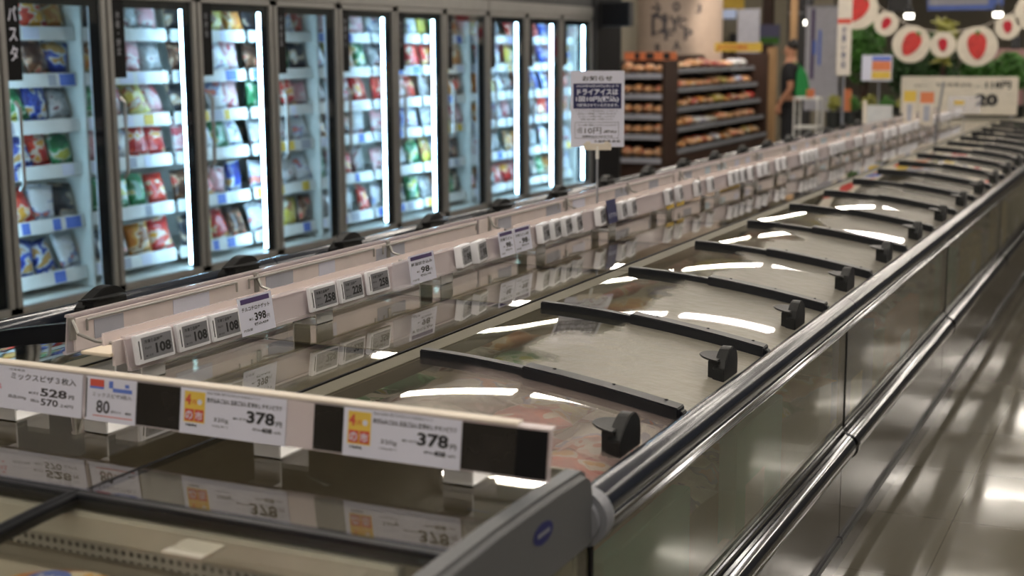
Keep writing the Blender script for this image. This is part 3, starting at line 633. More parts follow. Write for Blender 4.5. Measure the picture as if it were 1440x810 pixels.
def big_card(label, x0, x1, kind):
    ro = (x0, 1.893, z0+0.004); F = Face(ro, (1, 0, 0), FU, ro); w = x1-x0; h = 0.080
    r = root('price_card', label, 'price card', ro, 'big price cards on the front label rail')
    q = F.mb(); F.rect(q, 0, -0.003, w, h, 0.0026, 0.001); q.build('card', 'paper', r)
    D = 0.0034; q = F.mb()
    if kind == 'pizza':
        F.text(q, 'ミックスピザ３枚入', w*0.38, h*0.68, w*0.57, h*0.16, D, 0.008); F.text(q, '528', w*0.645, h*0.36, w*0.23, h*0.19, D, 0.03); F.text(q, '円', w*0.89, h*0.37, w*0.045, h*0.09, D, 0.03)
        F.text(q, '本体価格', w*0.54, h*0.38, w*0.09, h*0.06, D, 0.02); F.text(q, '税込', w*0.56, h*0.20, w*0.08, h*0.07, D); F.text(q, '570', w*0.65, h*0.15, w*0.15, h*0.16, D, 0.02); F.text(q, '.24円', w*0.81, h*0.16, w*0.12, h*0.07, D)
        F.text(q, '商品300g', w*0.36, h*0.22, w*0.16, h*0.09, D); F.text(q, '冷凍食品', w*0.36, h*0.88, w*0.14, h*0.05, D); q.build('lettering', 'greyink', r)
        q = F.mb(); rr_ = random.Random(3)
        for k_ in range(26):
            a_ = rr_.uniform(0, 2*PI); F.ellipse(q, w*(0.16+0.14*math.cos(a_)*rr_.random()), h*(0.5+0.42*math.sin(a_)*rr_.random()), 0.004, 0.0025, D-0.0006, 8)
        q.build('pink_flower_print', 'pinkink', r)
    elif kind == '80':
        F.text(q, 'ミックスピザ3枚入', w*0.14, h*0.52, w*0.78, h*0.10, D); F.text(q, '80', w*0.22, h*0.15, w*0.27, h*0.30, D, 0.02)
        F.text(q, 'ポイント', w*0.52, h*0.18, w*0.20, h*0.07, D, 0.02); F.text(q, '4/24', w*0.80, h*0.18, w*0.12, h*0.06, D, 0.02); q.build('lettering', 'greyink', r)
        q = F.mb(); F.rect(q, w*0.08, h*0.73, w*0.28, h*0.18, D); F.rect(q, w*0.16, h*0.08, w*0.78, h*0.018, D); q.build('red_badge', 'redink', r)
        q = F.mb(); F.rect(q, w*0.08, h*0.70, w*0.28, h*0.05, D+0.0003); F.rect(q, w*0.46, h*0.74, w*0.08, h*0.16, D); F.rect(q, w*0.78, h*0.78, w*0.08, h*0.08, D); F.rect(q, w*0.54, h*0.66, w*0.38, h*0.09, D); q.build('blue_badge', 'skyblue', r)
        q = F.mb(); F.rect(q, w*0.0, h*0.02, w*0.02, h*0.9, D); q.build('dark_edge', 'ink', r)
    else:
        F.text(q, '商品の品質に関するお知らせ 冷凍食品よりどり', w*0.26, h*0.88, w*0.50, h*0.05, D); F.text(q, '炊き込みごはん 五目ごはん 鶏釜めし チキンピラフ', w*0.26, h*0.70, w*0.70, h*0.11, D, 0.02)
        F.text(q, '378', w*0.64, h*0.36, w*0.26, h*0.27, D, 0.035); F.text(q, '円', w*0.915, h*0.36, w*0.05, h*0.11, D, 0.02); F.text(q, '本体価格', w*0.51, h*0.40, w*0.13, h*0.05, D, 0.03)
        F.text(q, '税込', w*0.70, h*0.22, w*0.08, h*0.05, D, 0.02); F.text(q, '408', w*0.78, h*0.19, w*0.10, h*0.11, D, 0.03); F.text(q, '.24円', w*0.89, h*0.20, w*0.07, h*0.05, D, 0.02)
        F.text(q, '320g', w*0.33, h*0.28, w*0.14, h*0.11, D); F.text(q, '100g当り', w*0.32, h*0.18, w*0.15, h*0.05, D); F.text(q, '対象商品', w*0.06, h*0.13, w*0.11, h*0.06, D, 0.02); q.build('lettering', 'ink', r)
        q = F.mb(); F.rect(q, w*0.04, h*0.22, w*0.20, h*0.68, D-0.0006); bd = q.build('yellow_badge', 'yellow', r)
        q = F.mb(); F.text(q, '4', w*0.05, h*0.60, w*0.055, h*0.24, D, 0.04); F.text(q, '月', w*0.115, h*0.62, w*0.04, h*0.10, D); F.rect(q, w*0.05, h*0.25, w*0.085, h*0.26, D-0.0002); F.rect(q, w*0.145, h*0.25, w*0.085, h*0.26, D-0.0002); q.build('red_print', 'redink', bd)
        q = F.mb(); F.text(q, 'の', w*0.057, h*0.28, w*0.070, h*0.19, D+0.0004, 0.02); F.text(q, '市', w*0.152, h*0.28, w*0.070, h*0.19, D+0.0004, 0.02); F.ellipse(q, w*0.19, h*0.68, w*0.022, h*0.06, D); q.build('white_print', 'paper', bd)
    return r
big_card('large white price card reading 528 for a three-pizza pack', X_(-1.887), X_(-1.631), 'pizza')
big_card('small white points card reading 80 with red and blue badges', X_(-1.622), X_(-1.516), '80')
big_card('white price card reading 378 with yellow badge, next to the 80 card', X_(-1.425), X_(-1.220), '378')
big_card('white price card reading 378 at the dark end of the front rail', X_(-1.115), X_(-0.913), '378b')

# ---------------------------------------------------------------- packaged food
def pillow(name, w, l, h, m, crimp=0.012, seed=0, n=7):
    """pillow pouch lying in XY, crimped at both ends"""
    rr = random.Random(seed); vs = []; fs = []
    def zt(i, j):
        u = i/n*2-1; v = j/n*2-1
        return h*(max(0, 1-abs(u)**2.6)**0.6)*(max(0, 1-abs(v)**3)**0.7)
    idx = {}
    for s in (1, -1):
        for i in range(n+1):
            for j in range(n+1):
                u = i/n*2-1; v = j/n*2-1
                edge = i in (0, n) or j in (0, n)
                if edge and s < 0: idx[(s, i, j)] = idx[(1, i, j)]; continue
                idx[(s, i, j)] = len(vs)
                k = 1-0.06*(1-abs(v)) if abs(u) == 1 else 1
                vs.append((u*w/2*k, v*l/2, h*0.5+s*zt(i, j)*0.5+(0 if edge else rr.uniform(-1, 1)*h*0.07)))
        for i in range(n):
            for j in range(n):
                q = (idx[(s, i, j)], idx[(s, i+1, j)], idx[(s, i+1, j+1)], idx[(s, i, j+1)])
                fs.append(q if s > 0 else q[::-1])
    c = crimp; hh = h*0.5
    for sg in (-1, 1):
        b0 = len(vs); vs += [(-w/2, sg*l/2, hh-0.001), (w/2, sg*l/2, hh-0.001), (w/2, sg*(l/2+c), hh-0.001), (-w/2, sg*(l/2+c), hh-0.001),
                             (-w/2, sg*l/2, hh+0.001), (w/2, sg*l/2, hh+0.001), (w/2, sg*(l/2+c), hh+0.001), (-w/2, sg*(l/2+c), hh+0.001)]
        fs += [tuple(b0+i for i in f) for f in ((0, 3, 2, 1), (4, 5, 6, 7), (0, 1, 5, 4), (1, 2, 6, 5), (2, 3, 7, 6), (3, 0, 4, 7))]
    me = bpy.data.meshes.new(name); me.from_pydata(vs, [], fs); me.update(); me.materials.append(m)
    for p in me.polygons: p.use_smooth = True
    return me
FLAT = [pillow('frozen_food_bag', 0.19, 0.24, 0.06, ARTS[0][1], seed=i) for i in range(3)]
UP = [pillow('frozen_meal_pack', 0.145, 0.20, 0.055, ARTS[0][1], seed=10+i) for i in range(3)]
def put(me, name, m, loc, rot, label, cat, group, scale=(1, 1, 1)):
    o = bpy.data.objects.new(name, me); COL.objects.link(o); swap(o, m); o.location = loc; o.rotation_euler = rot; o.scale = scale
    return tag(o, label, cat, group)
rr = random.Random(11)
# bags lying under the right-hand lids
lidcols = [['silver', 'pink', 'red', 'white'], ['blue', 'yellow', 'white'], ['orange', 'green', 'brown'], ['pink', 'silver', 'brown'], ['white', 'red', 'silver']]
pos_x = ['beside the spine', 'in the middle', 'by the outer rail']
for L_ in range(18):
    y0 = Y0+L_*LP; cols = lidcols[L_ % 5] if L_ < 5 else None
    nx, ny = (3, 3) if L_ < 9 else (2, 2)
    if L_ == 0: nx, ny = 3, 4
    for i in range(nx):
        for j in range(ny):
            c = rr.choice(cols) if cols else rr.choice([a for a, _ in ARTS]); c = {'brown': 'dark brown'}.get(c, c)
            x = -1.43+i*(0.41/(nx-1)) + rr.uniform(-.015, .015); yy = y0+0.12+j*((LP-0.24)/(ny-1)) + rr.uniform(-.01, .01)
            z = 0.70-0.035*i*(3/nx)+rr.uniform(-0.012, 0.012) if L_ else 0.800-0.022*i
            put(rr.choice(FLAT), 'frozen_food_bag', ARTD[c], (x, yy, z-(0.06 if L_ else 0.0)), (rr.uniform(-.15, .15), rr.uniform(-.1, .2), rr.uniform(-.5, .5)),
                f'{c} frozen food bag under the {ORD[L_]} sliding lid, {"near row" if j == 0 else ("far row" if j == ny-1 else ("middle row" if ny == 3 else ["", "second row", "third row"][j]))}, {pos_x[i] if nx == 3 else pos_x[i*2]}', 'frozen food', f'frozen food bags under the {ORD[L_]} sliding lid')
# frozen food under the flat centre panes
for L_ in range(9):
    y0 = Y0+L_*LP
    for i in range(2):
        for j in range(2):
            c = rr.choice(['yellow', 'orange', 'green', 'white', 'silver']) if L_ < 3 else rr.choice([a for a, _ in ARTS])
            put(rr.choice(FLAT), 'frozen_food_bag', ARTD[c], (-1.70-0.24*i, y0+0.17+0.33*j, 0.66+rr.uniform(-.01, .01)), (rr.uniform(-.1, .1), rr.uniform(-.1, .1), rr.uniform(-.4, .4)),
                f'{c} frozen food bag under the {ORD[L_]} flat centre pane, {["near", "far"][j]} side, {["beside the spine", "below the label rail"][i]}', 'frozen food', f'frozen food bags under the {ORD[L_]} centre pane')
# the tub floor stock board the bags lie on
for i in range(6):
    a = MB((0, Y0+ML*i, 0)); a.box(XL+0.1, XR-0.1, Y0+ML*i+0.012, Y0+ML*(i+1)-0.012, 0.56, 0.575)
    o = a.build('basket_tray', 'tubwall', MODS[i]); o.matrix_parent_inverse.identity()
for c_ in MODS: pass
# pizzas at the bottom edge of the end case
for k, (x, y, m_, l_) in enumerate([(-1.44, 1.43, 'orange', 'round pizza pack nearest the left joint of the end case'), (-1.165, 1.41, 'red', 'round pizza pack to the right in the end case')]):
    p = MB((x, y, 0.795)); p.cyl((x, y, 0.795), (x, y, 0.825), 0.125, 40); o = p.build('pizza_pack', ARTD[m_], None, 0.012, True)
    o.location = (x, y, 0.795)
    f = Face((x-0.09, y+0.03, 0.8258), (1, 0, 0), (0, 1, 0), (x, y, 0.795)); q = f.mb(); f.ellipse(q, 0.05, 0.03, 0.035, 0.035); b_ = q.build('blue_badge', 'skyblue', o)
    f.text(q2 := f.mb(), '3枚', 0.025, 0.015, 0.05, 0.03, 0.0016, 0.02); q2.build('badge_lettering', 'paper', b_)
    tag(o, l_, 'pizza')
MB(eo).box(XL+0.1, XR-0.1, 1.0, 1.61, 0.785, 0.793).build('tub_shelf', 'tubwall', ec)
# cartons standing behind the fogged side glass
rc = random.Random(4)
carts = [(1.25, 0.55, 0.20, 'blue'), (2.45, 0.5, 0.24, 'teal'), (3.25, 0.42, 0.26, 'teal'), (4.45, 0.45, 0.25, 'skyblue'), (5.35, 0.5, 0.2, 'orange'), (6.45, 0.4, 0.24, 'teal'), (7.30, 0.5, 0.22, 'yellow'), (8.5, 0.5, 0.25, 'yellow'), (9.4, 0.5, 0.2, 'green')]
M['teal'] = mat('teal_print', (0.25, 0.62, 0.58), 0.6)
words = ['beside the end case', 'behind the nearest long side glass', 'farther along the nearest long side glass', 'behind the second side glass, near half', 'behind the second side glass, far half', 'behind the third side glass, near half', 'behind the third side glass, far half', 'behind the fourth side glass, near half', 'behind the fourth side glass, far half']
for (y, w, h, c), wd in zip(carts, words):
    o = (-0.885, y, 0.4); a = MB(o); a.box(-0.910, -0.868, y-w/2, y+w/2, 0.4, 0.40+h*1.25)
    t = a.build('food_carton', {'orange': 'orange', 'yellow': 'yellow', 'skyblue': 'skyblue', 'teal': 'teal', 'blue': 'teal', 'green': 'leaf'}[c], None, 0.003); t.location = o
    a = MB(o); a.box(-0.8678, -0.8672, y-w*0.3, y+w*0.1, 0.45, 0.45+h*0.5); a.build('label_panel', 'paper', t)
    tag(t, f'{ {"skyblue": "blue", "blue": "blue-green"}.get(c, c) } carton showing faintly {wd}', 'carton', 'cartons behind the side glass')

# ---------------------------------------------------------------- upright glass door freezers
XF = -5.45; DP = 0.804; D0 = 4.586; ZB, ZT = 0.22, 1.985
SHZ = [1.72, 1.465, 1.21, 0.96, 0.66, 0.36]
STK = ['惣菜', 'パスタ', '水産・野菜', 'お弁当', '冷凍野菜', '中華点心', '和風惣菜', '洋風惣菜', 'スナック', 'デザート', 'アイス']
def make_door(cab, k, cy):
    y = D0+k*DP; o = (XF, cy, 0)
    fr = MB(o)
    for a, b in ((y+0.008, y+0.046), (y+DP-0.046, y+DP-0.008)): fr.box(XF-0.030, XF+0.008, a, b, ZB+0.03, ZT-0.035)
    fr.box(XF-0.030, XF+0.008, y+0.008, y+DP-0.008, ZB+0.03, ZB+0.068); fr.box(XF-0.030, XF+0.008, y+0.008, y+DP-0.008, ZT-0.072, ZT-0.035)
    d = fr.build('door', 'alu', cab, 0.003)
    MB(o).box(XF-0.012, XF-0.006, y+0.046, y+DP-0.046, ZB+0.068, ZT-0.072).build('door_glass', 'doorglass', d)
    b = MB(o); b.box(XF-0.018, XF-0.013, y+DP-0.118, y+DP-0.046, ZB+0.068, ZT-0.072); b.box(XF-0.018, XF-0.013, y+0.046, y+DP-0.118, ZT-0.12, ZT-0.072); b.build('black_border', 'gasket', d)
    h = MB(o); h.tube([(XF+0.008, y+0.075, 1.36), (XF+0.04, y+0.075, 1.33), (XF+0.04, y+0.075, 0.93), (XF+0.008, y+0.075, 0.90)], 0.010, 8); h.build('handle', 'metalclip', d)
    s = MB(o); s.box(XF-0.0055, XF-0.0045, y+0.050, y+0.155, 1.47, ZT-0.072); st = s.build('black_sticker', 'gasket', d)
    F = Face((XF-0.0045, y+0.050, 1.47), (0, 1, 0), (0, 0, 1), o)
    q = F.mb(); w = STK[k]; n = len(w); (F.text(q, w, 0.025, 0.10, 0.060, 0.28, 0.0012, 0.01, vertical=True) if k == 1 else F.text(q, w, 0.032, 0.40-0.055*n, 0.036, 0.050*n, 0.0012, 0.0, vertical=True)); q.build('sticker_lettering', 'greylight' if k != 1 else 'paper', st)
    return d
def make_cab(k0, n, label):
    y0 = D0+k0*DP; y1 = y0+n*DP; o = (XF, y0, 0)
    c = root('upright_freezer', label, 'freezer', o, 'glass-door freezers along the wall')
    MB(o).box(XF-0.86, XF-0.82, y0+.002, y1-.002, 0.0, 2.5).build('back_panel', 'liner', c)
    MB(o).box(XF-0.82, XF-0.02, y0+.002, y1-.002, 0.10, 0.27).build('base', 'liner', c)
    MB(o).box(XF-0.82, XF-0.02, y0+.002, y1-.002, 1.94, 2.0).build('inner_ceiling', 'liner', c)
    MB(o).box(XF-0.82, XF+0.0, y0+.002, y1-.002, 2.055, 2.5).build('header', 'frame', c)
    MB(o).box(XF-0.03, XF+0.012, y0+.002, y1-.002, ZT-0.033, 2.053).build('top_frame', 'alu', c, 0.006)
    MB(o).box(XF-0.03, XF+0.012, y0+.002, y1-.002, ZB-0.035, ZB+0.028).build('bottom_frame', 'alu', c, 0.006)
    MB(o).box(XF-0.03, XF+0.045, y0+.002, y1-.002, 0.08, ZB-0.037).build('bumper_panel', 'alu', c, 0.01)
    for k in range(k0, k0+n+1):
        y = D0+k*DP
        m = MB(o); a, b = y-0.022, y+0.022
        if k == k0: a = y+0.001
        if k == k0+n: b = y-0.001
        m.box(XF-0.09, XF-0.031, a, b, 0.27, 1.94); m.build('mullion', 'gasket', c)
        if k > k0 or k == 0:
            t = MB(o); t.cyl((XF-0.085, y-0.040, 0.30), (XF-0.085, y-0.040, 1.90), 0.0095, 12); t.build('led_tube', 'led' if (k < k0+n or k == 11) else 'tagcase', c, smooth=True)
    yt = D0+(k0+n-1)*DP
    MB(o).cyl((XF-0.085, yt+0.036, 0.30), (XF-0.085, yt+0.036, 1.90), 0.0095, 12).build('led_tube', 'led', c, smooth=True)  # extra tube hidden behind the mullion, added to brighten the last bay
    MB(o).box(XF-0.82, XF-0.17, y1-0.02, y1-0.003, 0.27, 1.94).build('side_wall', 'liner', c)
    for k in range(k0, k0+n):
        make_door(c, k, y0)
        y = D0+k*DP
        for si, z in enumerate(SHZ):
            s = MB(o); s.box(XF-0.80, XF-0.225, y+0.022, y+DP-0.03, z-0.012, z+0.004)
            sh = s.build('shelf', 'white', c)
            s = MB(o); a = [(XF-0.224, z-0.036), (XF-0.205, z-0.040), (XF-0.213, z+0.036), (XF-0.224, z+0.036)]; s.prism(a, y+0.022, y+DP-0.03); st = s.build('price_strip', 'white', sh)
            r_ = random.Random(k*10+si); yy = y+0.05
            while yy < y+DP-0.16:
                w = r_.choice([0.06, 0.09, 0.12]); m = r_.choice(['paper', 'paper', 'skyblue', 'fabric', 'yellow', 'skyblue'])
                if r_.random() < 0.55:
                    s = MB(o); s.prism([(XF-0.2045, z-0.034), (XF-0.2035, z-0.034), (XF-0.2115, z+0.030), (XF-0.2125, z+0.030)], yy, yy+w); s.build('price_card', m, st)
                yy += w+r_.uniform(0.02, 0.10)
    return c
make_cab(0, 2, 'nearest glass-door upright freezer, with the white パスタ sticker')
make_cab(2, 3, 'second glass-door upright freezer from the near end, three doors wide')
make_cab(5, 3, 'third glass-door upright freezer, next to the farthest one')
make_cab(8, 3, 'farthest glass-door upright freezer, beside the black cabinet')
# stock on the shelves
dn = ['first', 'second', 'third', 'fourth', 'fifth', 'sixth', 'seventh', 'eighth', 'ninth', 'tenth']
theme = [['white', 'blue', 'silver', 'pink', 'dark brown', 'red', 'orange'], ['white', 'silver', 'dark brown', 'red', 'orange', 'white', 'blue'], ['red', 'white', 'orange', 'silver', 'dark brown', 'pink']]
rr = random.Random(23)
for k in range(1, 11):
    nper = 4
    y = D0+k*DP
    for si, z in enumerate(SHZ):
        for j in range(nper):
            pitch = (DP-0.07)/nper; th = theme[k % 3]
            c = rr.choice(th) if rr.random() < 0.75 else rr.choice(['yellow', 'black', 'pink', 'green'])
            if k == 1 and si == 4 and j in (0, 1): c = 'red'
            sc = pitch/0.150*rr.uniform(0.98, 1.12); hh = rr.uniform(0.82, 1.0)
            lean = rr.uniform(0.1, 0.4)
            # standing pack: pouch X->world Y, pouch Y->world Z, face to +X
            o = put(rr.choice(UP), 'frozen_meal_pack', ARTD[c], (XF-0.275-rr.uniform(0, .05), y+0.04+pitch*(j+0.5), z+0.018+0.108*hh),
                (PI/2-lean, rr.uniform(-.18, .18), PI/2+rr.uniform(-.15, .15)),
                f'{c} frozen meal pack, {ORD[j]} on the {["top", "second", "third", "fourth", "fifth", "bottom"][si]} shelf behind the {dn[k-1]} full glass door', 'frozen food',
                f'frozen meal packs behind the {dn[k-1]} full glass door', (sc, hh, 1))

# ---------------------------------------------------------------- far background
def card3(name, label, cat, x0, x1, y, z0, z1, m, t=0.02, group=None, yaw=0):
    o = ((x0+x1)/2, y, z0); a = MB(o); a.box(x0, x1, y, y+t, z0, z1); r = a.build(name, m, None, 0.002); r.location = o
    return tag(r, label, cat, group)
# black column with a hanging monitor
o = (-5.35, 13.9, 0); a = MB(o); a.box(-5.70, -5.42, 13.45, 14.2, 0, 2.5); t = a.build('black_cabinet', 'frame', None, 0.01); t.location = o; tag(t, 'tall black cabinet closing off the row of glass-door freezers', 'cabinet')
a = MB(o); a.box(-5.43, -5.415, 13.5, 14.15, 0.1, 2.4); a.build('cabinet_panel', 'gasket', t)
o = (-5.25, 13.6, 1.86); a = MB(o); a.box(-5.43, -5.09, 13.55, 13.68, 1.86, 2.11); t = a.build('monitor', 'frame', None, 0.008); t.location = o; tag(t, 'small black monitor sticking out from the black cabinet', 'monitor')
a = MB(o); a.box(-5.40, -5.105, 13.547, 13.549, 1.875, 2.095); a.build('screen', 'gasket', t)
o = (-5.75, 15.2, 0.3); a = MB((0, 0, 0)); t = card3('display_panel', 'pale blue-grey panel between the black cabinet and the snack shelf', 'panel', -6.02, -5.86, 14.95, 0.0, 1.9, 'fabric')
# lettered round column
o = (-6.62, 19.7, 0); a = MB(); a.cyl((-6.62, 19.7, 0), (-6.62, 19.7, CEIL_Z+0.1), 0.62, 48); t = a.build('pillar', 'column', None, smooth=True); struct(t)
cyl = t
q = MB(); rr = random.Random(2)
for k, (ang, z, h, ch) in enumerate([(-1.95, 2.22, .20, '→'), (-1.95, 1.92, .32, 'D'), (-1.66, 2.12, .12, 'a'), (-1.5, 1.98, .22, 'Y'), (-1.28, 2.02, .15, 'C'), (-1.6, 1.86, .16, 'F'), (-1.15, 1.86, .16, 'P'), (-1.40, 1.72, .14, 'A'), (-1.42, 2.26, .14, 'o'), (-1.85, 1.70, .12, 'e'), (-0.9, 2.24, .12, 'J')]):
    v, f = text_mesh(ch, 0.03); wd = h*0.8
    pts = []
    for a_, b_ in v:
        th = ang+(a_*wd)/0.62; pts.append((-6.62+0.624*math.cos(th), 19.7+0.624*math.sin(th), z-0.1+b_*h))
    q.add(pts, f)
cl_ = q.build('column_lettering', 'greyink', cyl)
# snack shelves
def snack(label, x0, x1, y0, y1, face, levels, base, top, cols, name='snack_shelf'):
    o = ((x0+x1)/2, (y0+y1)/2, 0); r = root(name, label, 'shelf', o, 'brown snack shelves')
    MB(o).box(x0+0.03, x1-0.03, y0+0.03, y1-0.03, 0, base).build('base', 'brown', r)
    if face == 'X':
        MB(o).box(x0, x0+0.03, y0, y1, base, top).build('back_panel', 'brown', r)
        for yy in (y0, y1-0.03): MB(o).prism([(x0+.03, base), (x1, base), (x1-0.28, top), (x0+.03, top)], yy, yy+0.03).build('side_panel', 'brown', r)
    else:
        MB(o).box(x0, x1, y1-0.03, y1, base, top).build('back_panel', 'brown', r)
        for xx in (x0, x1-0.03): MB(o).box(xx, xx+0.03, y0, y1-0.03, base, top).build('side_panel', 'brown', r)
    if face == 'X': MB(o).box(x0+.1, x1-0.04, y1-0.01, y1+0.05, base*.5, top+.02).build('end_panel', 'brown', r)
    for i, z in enumerate(levels):
        if face == 'X':
            xf = x1-0.02-0.26*(z-base)/(top-base)
            s = MB(o).box(x0+0.03, xf, y0+0.03, y1-0.03, z-0.02, z).build('shelf', 'frame', r)
            MB(o).box(xf, xf+0.012, y0+0.03, y1-0.03, z-0.045, z+0.012).build('price_strip', 'greylight', s)
        else:
            s = MB(o).box(x0+0.03, x1-0.03, y0, y1-0.03, z-0.02, z).build('shelf', 'frame', r)
            MB(o).box(x0+0.03, x1-0.03, y0-0.012, y0, z-0.05, z+0.01).build('price_strip', 'fabric', s)
    return r
lv = [0.40, 0.66, 0.90, 1.14, 1.38]
snack('long brown snack shelf with five black levels beyond the notice board', -6.15, -5.50, 16.3, 20.6, 'X', lv, 0.34, 1.56, None)
snack('narrow brown snack shelf end facing the freezers, beside the notice board', -6.05, -5.46, 15.72, 16.22, 'Y', [0.34, 0.62, 0.86, 1.10, 1.34], 0.28, 1.50, None)
PK = pillow('snack_pack', 0.18, 0.14, 0.09, M['bread'], seed=31)
SA = [('brown', 'bread'), ('orange', ARTD['orange']), ('red', ARTD['red']), ('pale', ARTD['white']), ('tan', M['bread']), ('yellow', ARTD['yellow'])]
rr = random.Random(9)
for si, z in enumerate(lv):
    xf = -5.52-0.26*(z-0.34)/1.22
    for j in range(11):
        c, m = rr.choice(SA); m = M[m] if isinstance(m, str) else m
        put(PK, 'snack_pack', m, (xf-0.14, 16.50+j*0.375, z+0.012), (0, 0.12, rr.uniform(-.3, .3)), f'{c} snack pack, {ORD[j]} along the {["bottom", "second lowest", "middle", "second highest", "top"][si]} level of the long snack shelf', 'snack', 'snack packs on the long brown shelf', (1.1, 2.0, rr.uniform(.8, 1.3)))
for si, z in enumerate([0.34, 0.62, 0.86, 1.10, 1.34]):
    for j in range(4):
        c, m = rr.choice(SA[:5]); m = M['bread']
        put(PK, 'snack_pack', m, (-5.955+j*0.135, 15.83, z+0.012), (0.08, 0, rr.uniform(-.2, .2)), f'tan snack pack, {ORD[j]} on the {["bottom", "second lowest", "middle", "second highest", "top"][si]} level of the narrow snack shelf', 'snack', 'snack packs on the narrow shelf end', (0.72, 1.0, rr.uniform(1, 1.5)))
# header boards above the snack shelves
hd = card3('header_board', 'yellow header board with red writing above the far part of the long snack shelf', 'header', -5.87, -5.20, 19.0, 1.60, 1.72, 'yellow'); F = Face((-5.87, 18.999, 1.60), (1, 0, 0), (0, 0, 1), (-5.535, 19.0, 1.60)); q = F.mb(); F.text(q, 'おすすめ商品', 0.05, 0.025, 0.42, 0.07, 0.002, 0.02); q.build('red_lettering', 'redink', hd)
MB((-5.535, 19.0, 1.60)).box(-5.6, -5.57, 19.005, 19.03, 1.55, 1.60).build('support', 'frame', hd)
hd = card3('header_board', 'orange photo strip with small dark pictures above the narrow snack shelf end', 'header', -6.04, -5.38, 15.9, 1.505, 1.60, 'orange')
q = MB((-5.71, 15.9, 1.505)); q.box(-5.90, -5.84, 15.896, 15.899, 1.515, 1.59); q.box(-5.76, -5.66, 15.896, 15.899, 1.515, 1.59); q.box(-5.54, -5.46, 15.896, 15.899, 1.515, 1.59); q.build('dark_photo_print', 'frame', hd)
# person standing beyond the shelves
def skin_mesh(name, pts, edges, radii, m, parent=None, origin=(0, 0, 0), rootv=0, sub=2):
    me = bpy.data.meshes.new(name); O = Vector(origin); me.from_pydata([tuple(Vector(p)-O) for p in pts], edges, []); ob = bpy.data.objects.new(name, me); COL.objects.link(ob)
    ob.modifiers.new('skin', 'SKIN').use_smooth_shade = True; s = ob.modifiers.new('sub', 'SUBSURF'); s.levels = sub; s.render_levels = sub
    if not me.skin_vertices: me.skin_vertices.new()
    for i, r in enumerate(radii):
        v = me.skin_vertices[0].data[i]; v.radius = (r, r) if not isinstance(r, tuple) else r; v.use_root = (i == rootv)
    me.materials.append(M[m])
    if parent: ob.parent = parent
    return ob
px_, py_ = -4.53, 18.0; PO = (px_, py_, 0)
def B(x, y, z): return (px_+x, py_+y, z)
# facing -X (towards the snack shelves), carrying a bag in the far hand
pts = [B(0, 0, .93), B(.0, 0, 1.10), B(.0, 0, 1.30), B(0.01, 0, 1.43), B(-.01, 0, 1.50), B(-.02, 0, 1.60), B(-.015, 0, 1.69),
       B(.0, -.09, .88), B(-.02, -.10, .50), B(.03, -.10, .09), B(-.10, -.10, .04), B(.0, .09, .88), B(.05, .10, .50), B(.11, .10, .10), B(-.02, .10, .04),
       B(.02, -.17, 1.40), B(.06, -.22, 1.13), B(-.08, -.20, .95), B(.02, .17, 1.40), B(.06, .22, 1.13), B(.02, .23, .90)]
ed = [(0, 1), (1, 2), (2, 3), (3, 4), (4, 5), (5, 6), (0, 7), (7, 8), (8, 9), (9, 10), (0, 11), (11, 12), (12, 13), (13, 14), (3, 15), (15, 16), (16, 17), (3, 18), (18, 19), (19, 20)]
ra = [.12, .115, .13, .09, .05, .085, .07, .085, .06, .04, .035, .085, .06, .04, .035, .055, .042, .032, .055, .042, .032]
for hnd, (sx, sy, sz) in ((17, (-.08, -.20, .95)), (20, (.02, .23, .90))):
    base = len(pts); pts.append(B(sx-.03, sy, sz-.07)); ra.append(.028); ed.append((hnd, base))
    for f in range(4):
        pts += [B(sx-.055+.022*f-.0, sy+(-.01), sz-.125), B(sx-.06+.022*f, sy+.01, sz-.165+(abs(f-1.5)*.01))]; ra += [.0085, .0075]; ed += [(base, len(pts)-2), (len(pts)-2, len(pts)-1)]
    pts += [B(sx-.06, sy+.03, sz-.08), B(sx-.065, sy+.04, sz-.11)]; ra += [.01, .009]; ed += [(base, len(pts)-2), (len(pts)-2, len(pts)-1)]
body = skin_mesh('person', pts, ed, ra, 'skin', origin=PO); body.location = PO
tag(body, 'person in black clothes standing in profile beyond the snack shelves', 'person')
skin_mesh('shirt', [B(0, 0, .95), B(0, 0, 1.1), B(0, 0, 1.3), B(.01, 0, 1.42), B(.02, -.17, 1.40), B(.05, -.215, 1.2), B(.02, .17, 1.40), B(.05, .215, 1.2)], [(0, 1), (1, 2), (2, 3), (3, 4), (4, 5), (3, 6), (6, 7)], [.14, .14, .15, .10, .07, .06, .07, .06], 'cloth', body, PO)
skin_mesh('trousers', [B(0, 0, .95), B(0, -.09, .88), B(-.02, -.10, .50), B(.03, -.10, .12), B(0, .09, .88), B(.05, .10, .50), B(.11, .10, .12)], [(0, 1), (1, 2), (2, 3), (0, 4), (4, 5), (5, 6)], [.135, .10, .078, .06, .10, .078, .06], 'cloth', body, PO)
skin_mesh('hair', [B(.02, 0, 1.60), B(.015, 0, 1.70), B(-.03, 0, 1.725)], [(0, 1), (1, 2)], [.085, .092, .075], 'hair', body, PO)
q = MB(PO)
q.cyl(B(-.10, 0, 1.595), B(-.125, 0, 1.585), .014, 8, .008); q.build('nose', 'skin', body)
for sy in (-.1, .1): q = MB(PO); q.box(px_-.17+(0.08 if sy > 0 else 0), px_+.06+(0.08 if sy > 0 else 0), py_+sy-.045, py_+sy+.045, 0, .085); q.build('shoe', 'cloth', body, .02)
gb = MB((px_+.21, py_-.15, .95)); gb.prism([(px_+.10, 1.02), (px_+.31, .98), (px_+.24, 1.30), (px_+.17, 1.42), (px_+.12, 1.36)], py_-.20, py_-.10); t = gb.build('shopping_bag', 'green', None, .02); t.location = (px_+.21, py_-.15, .95)
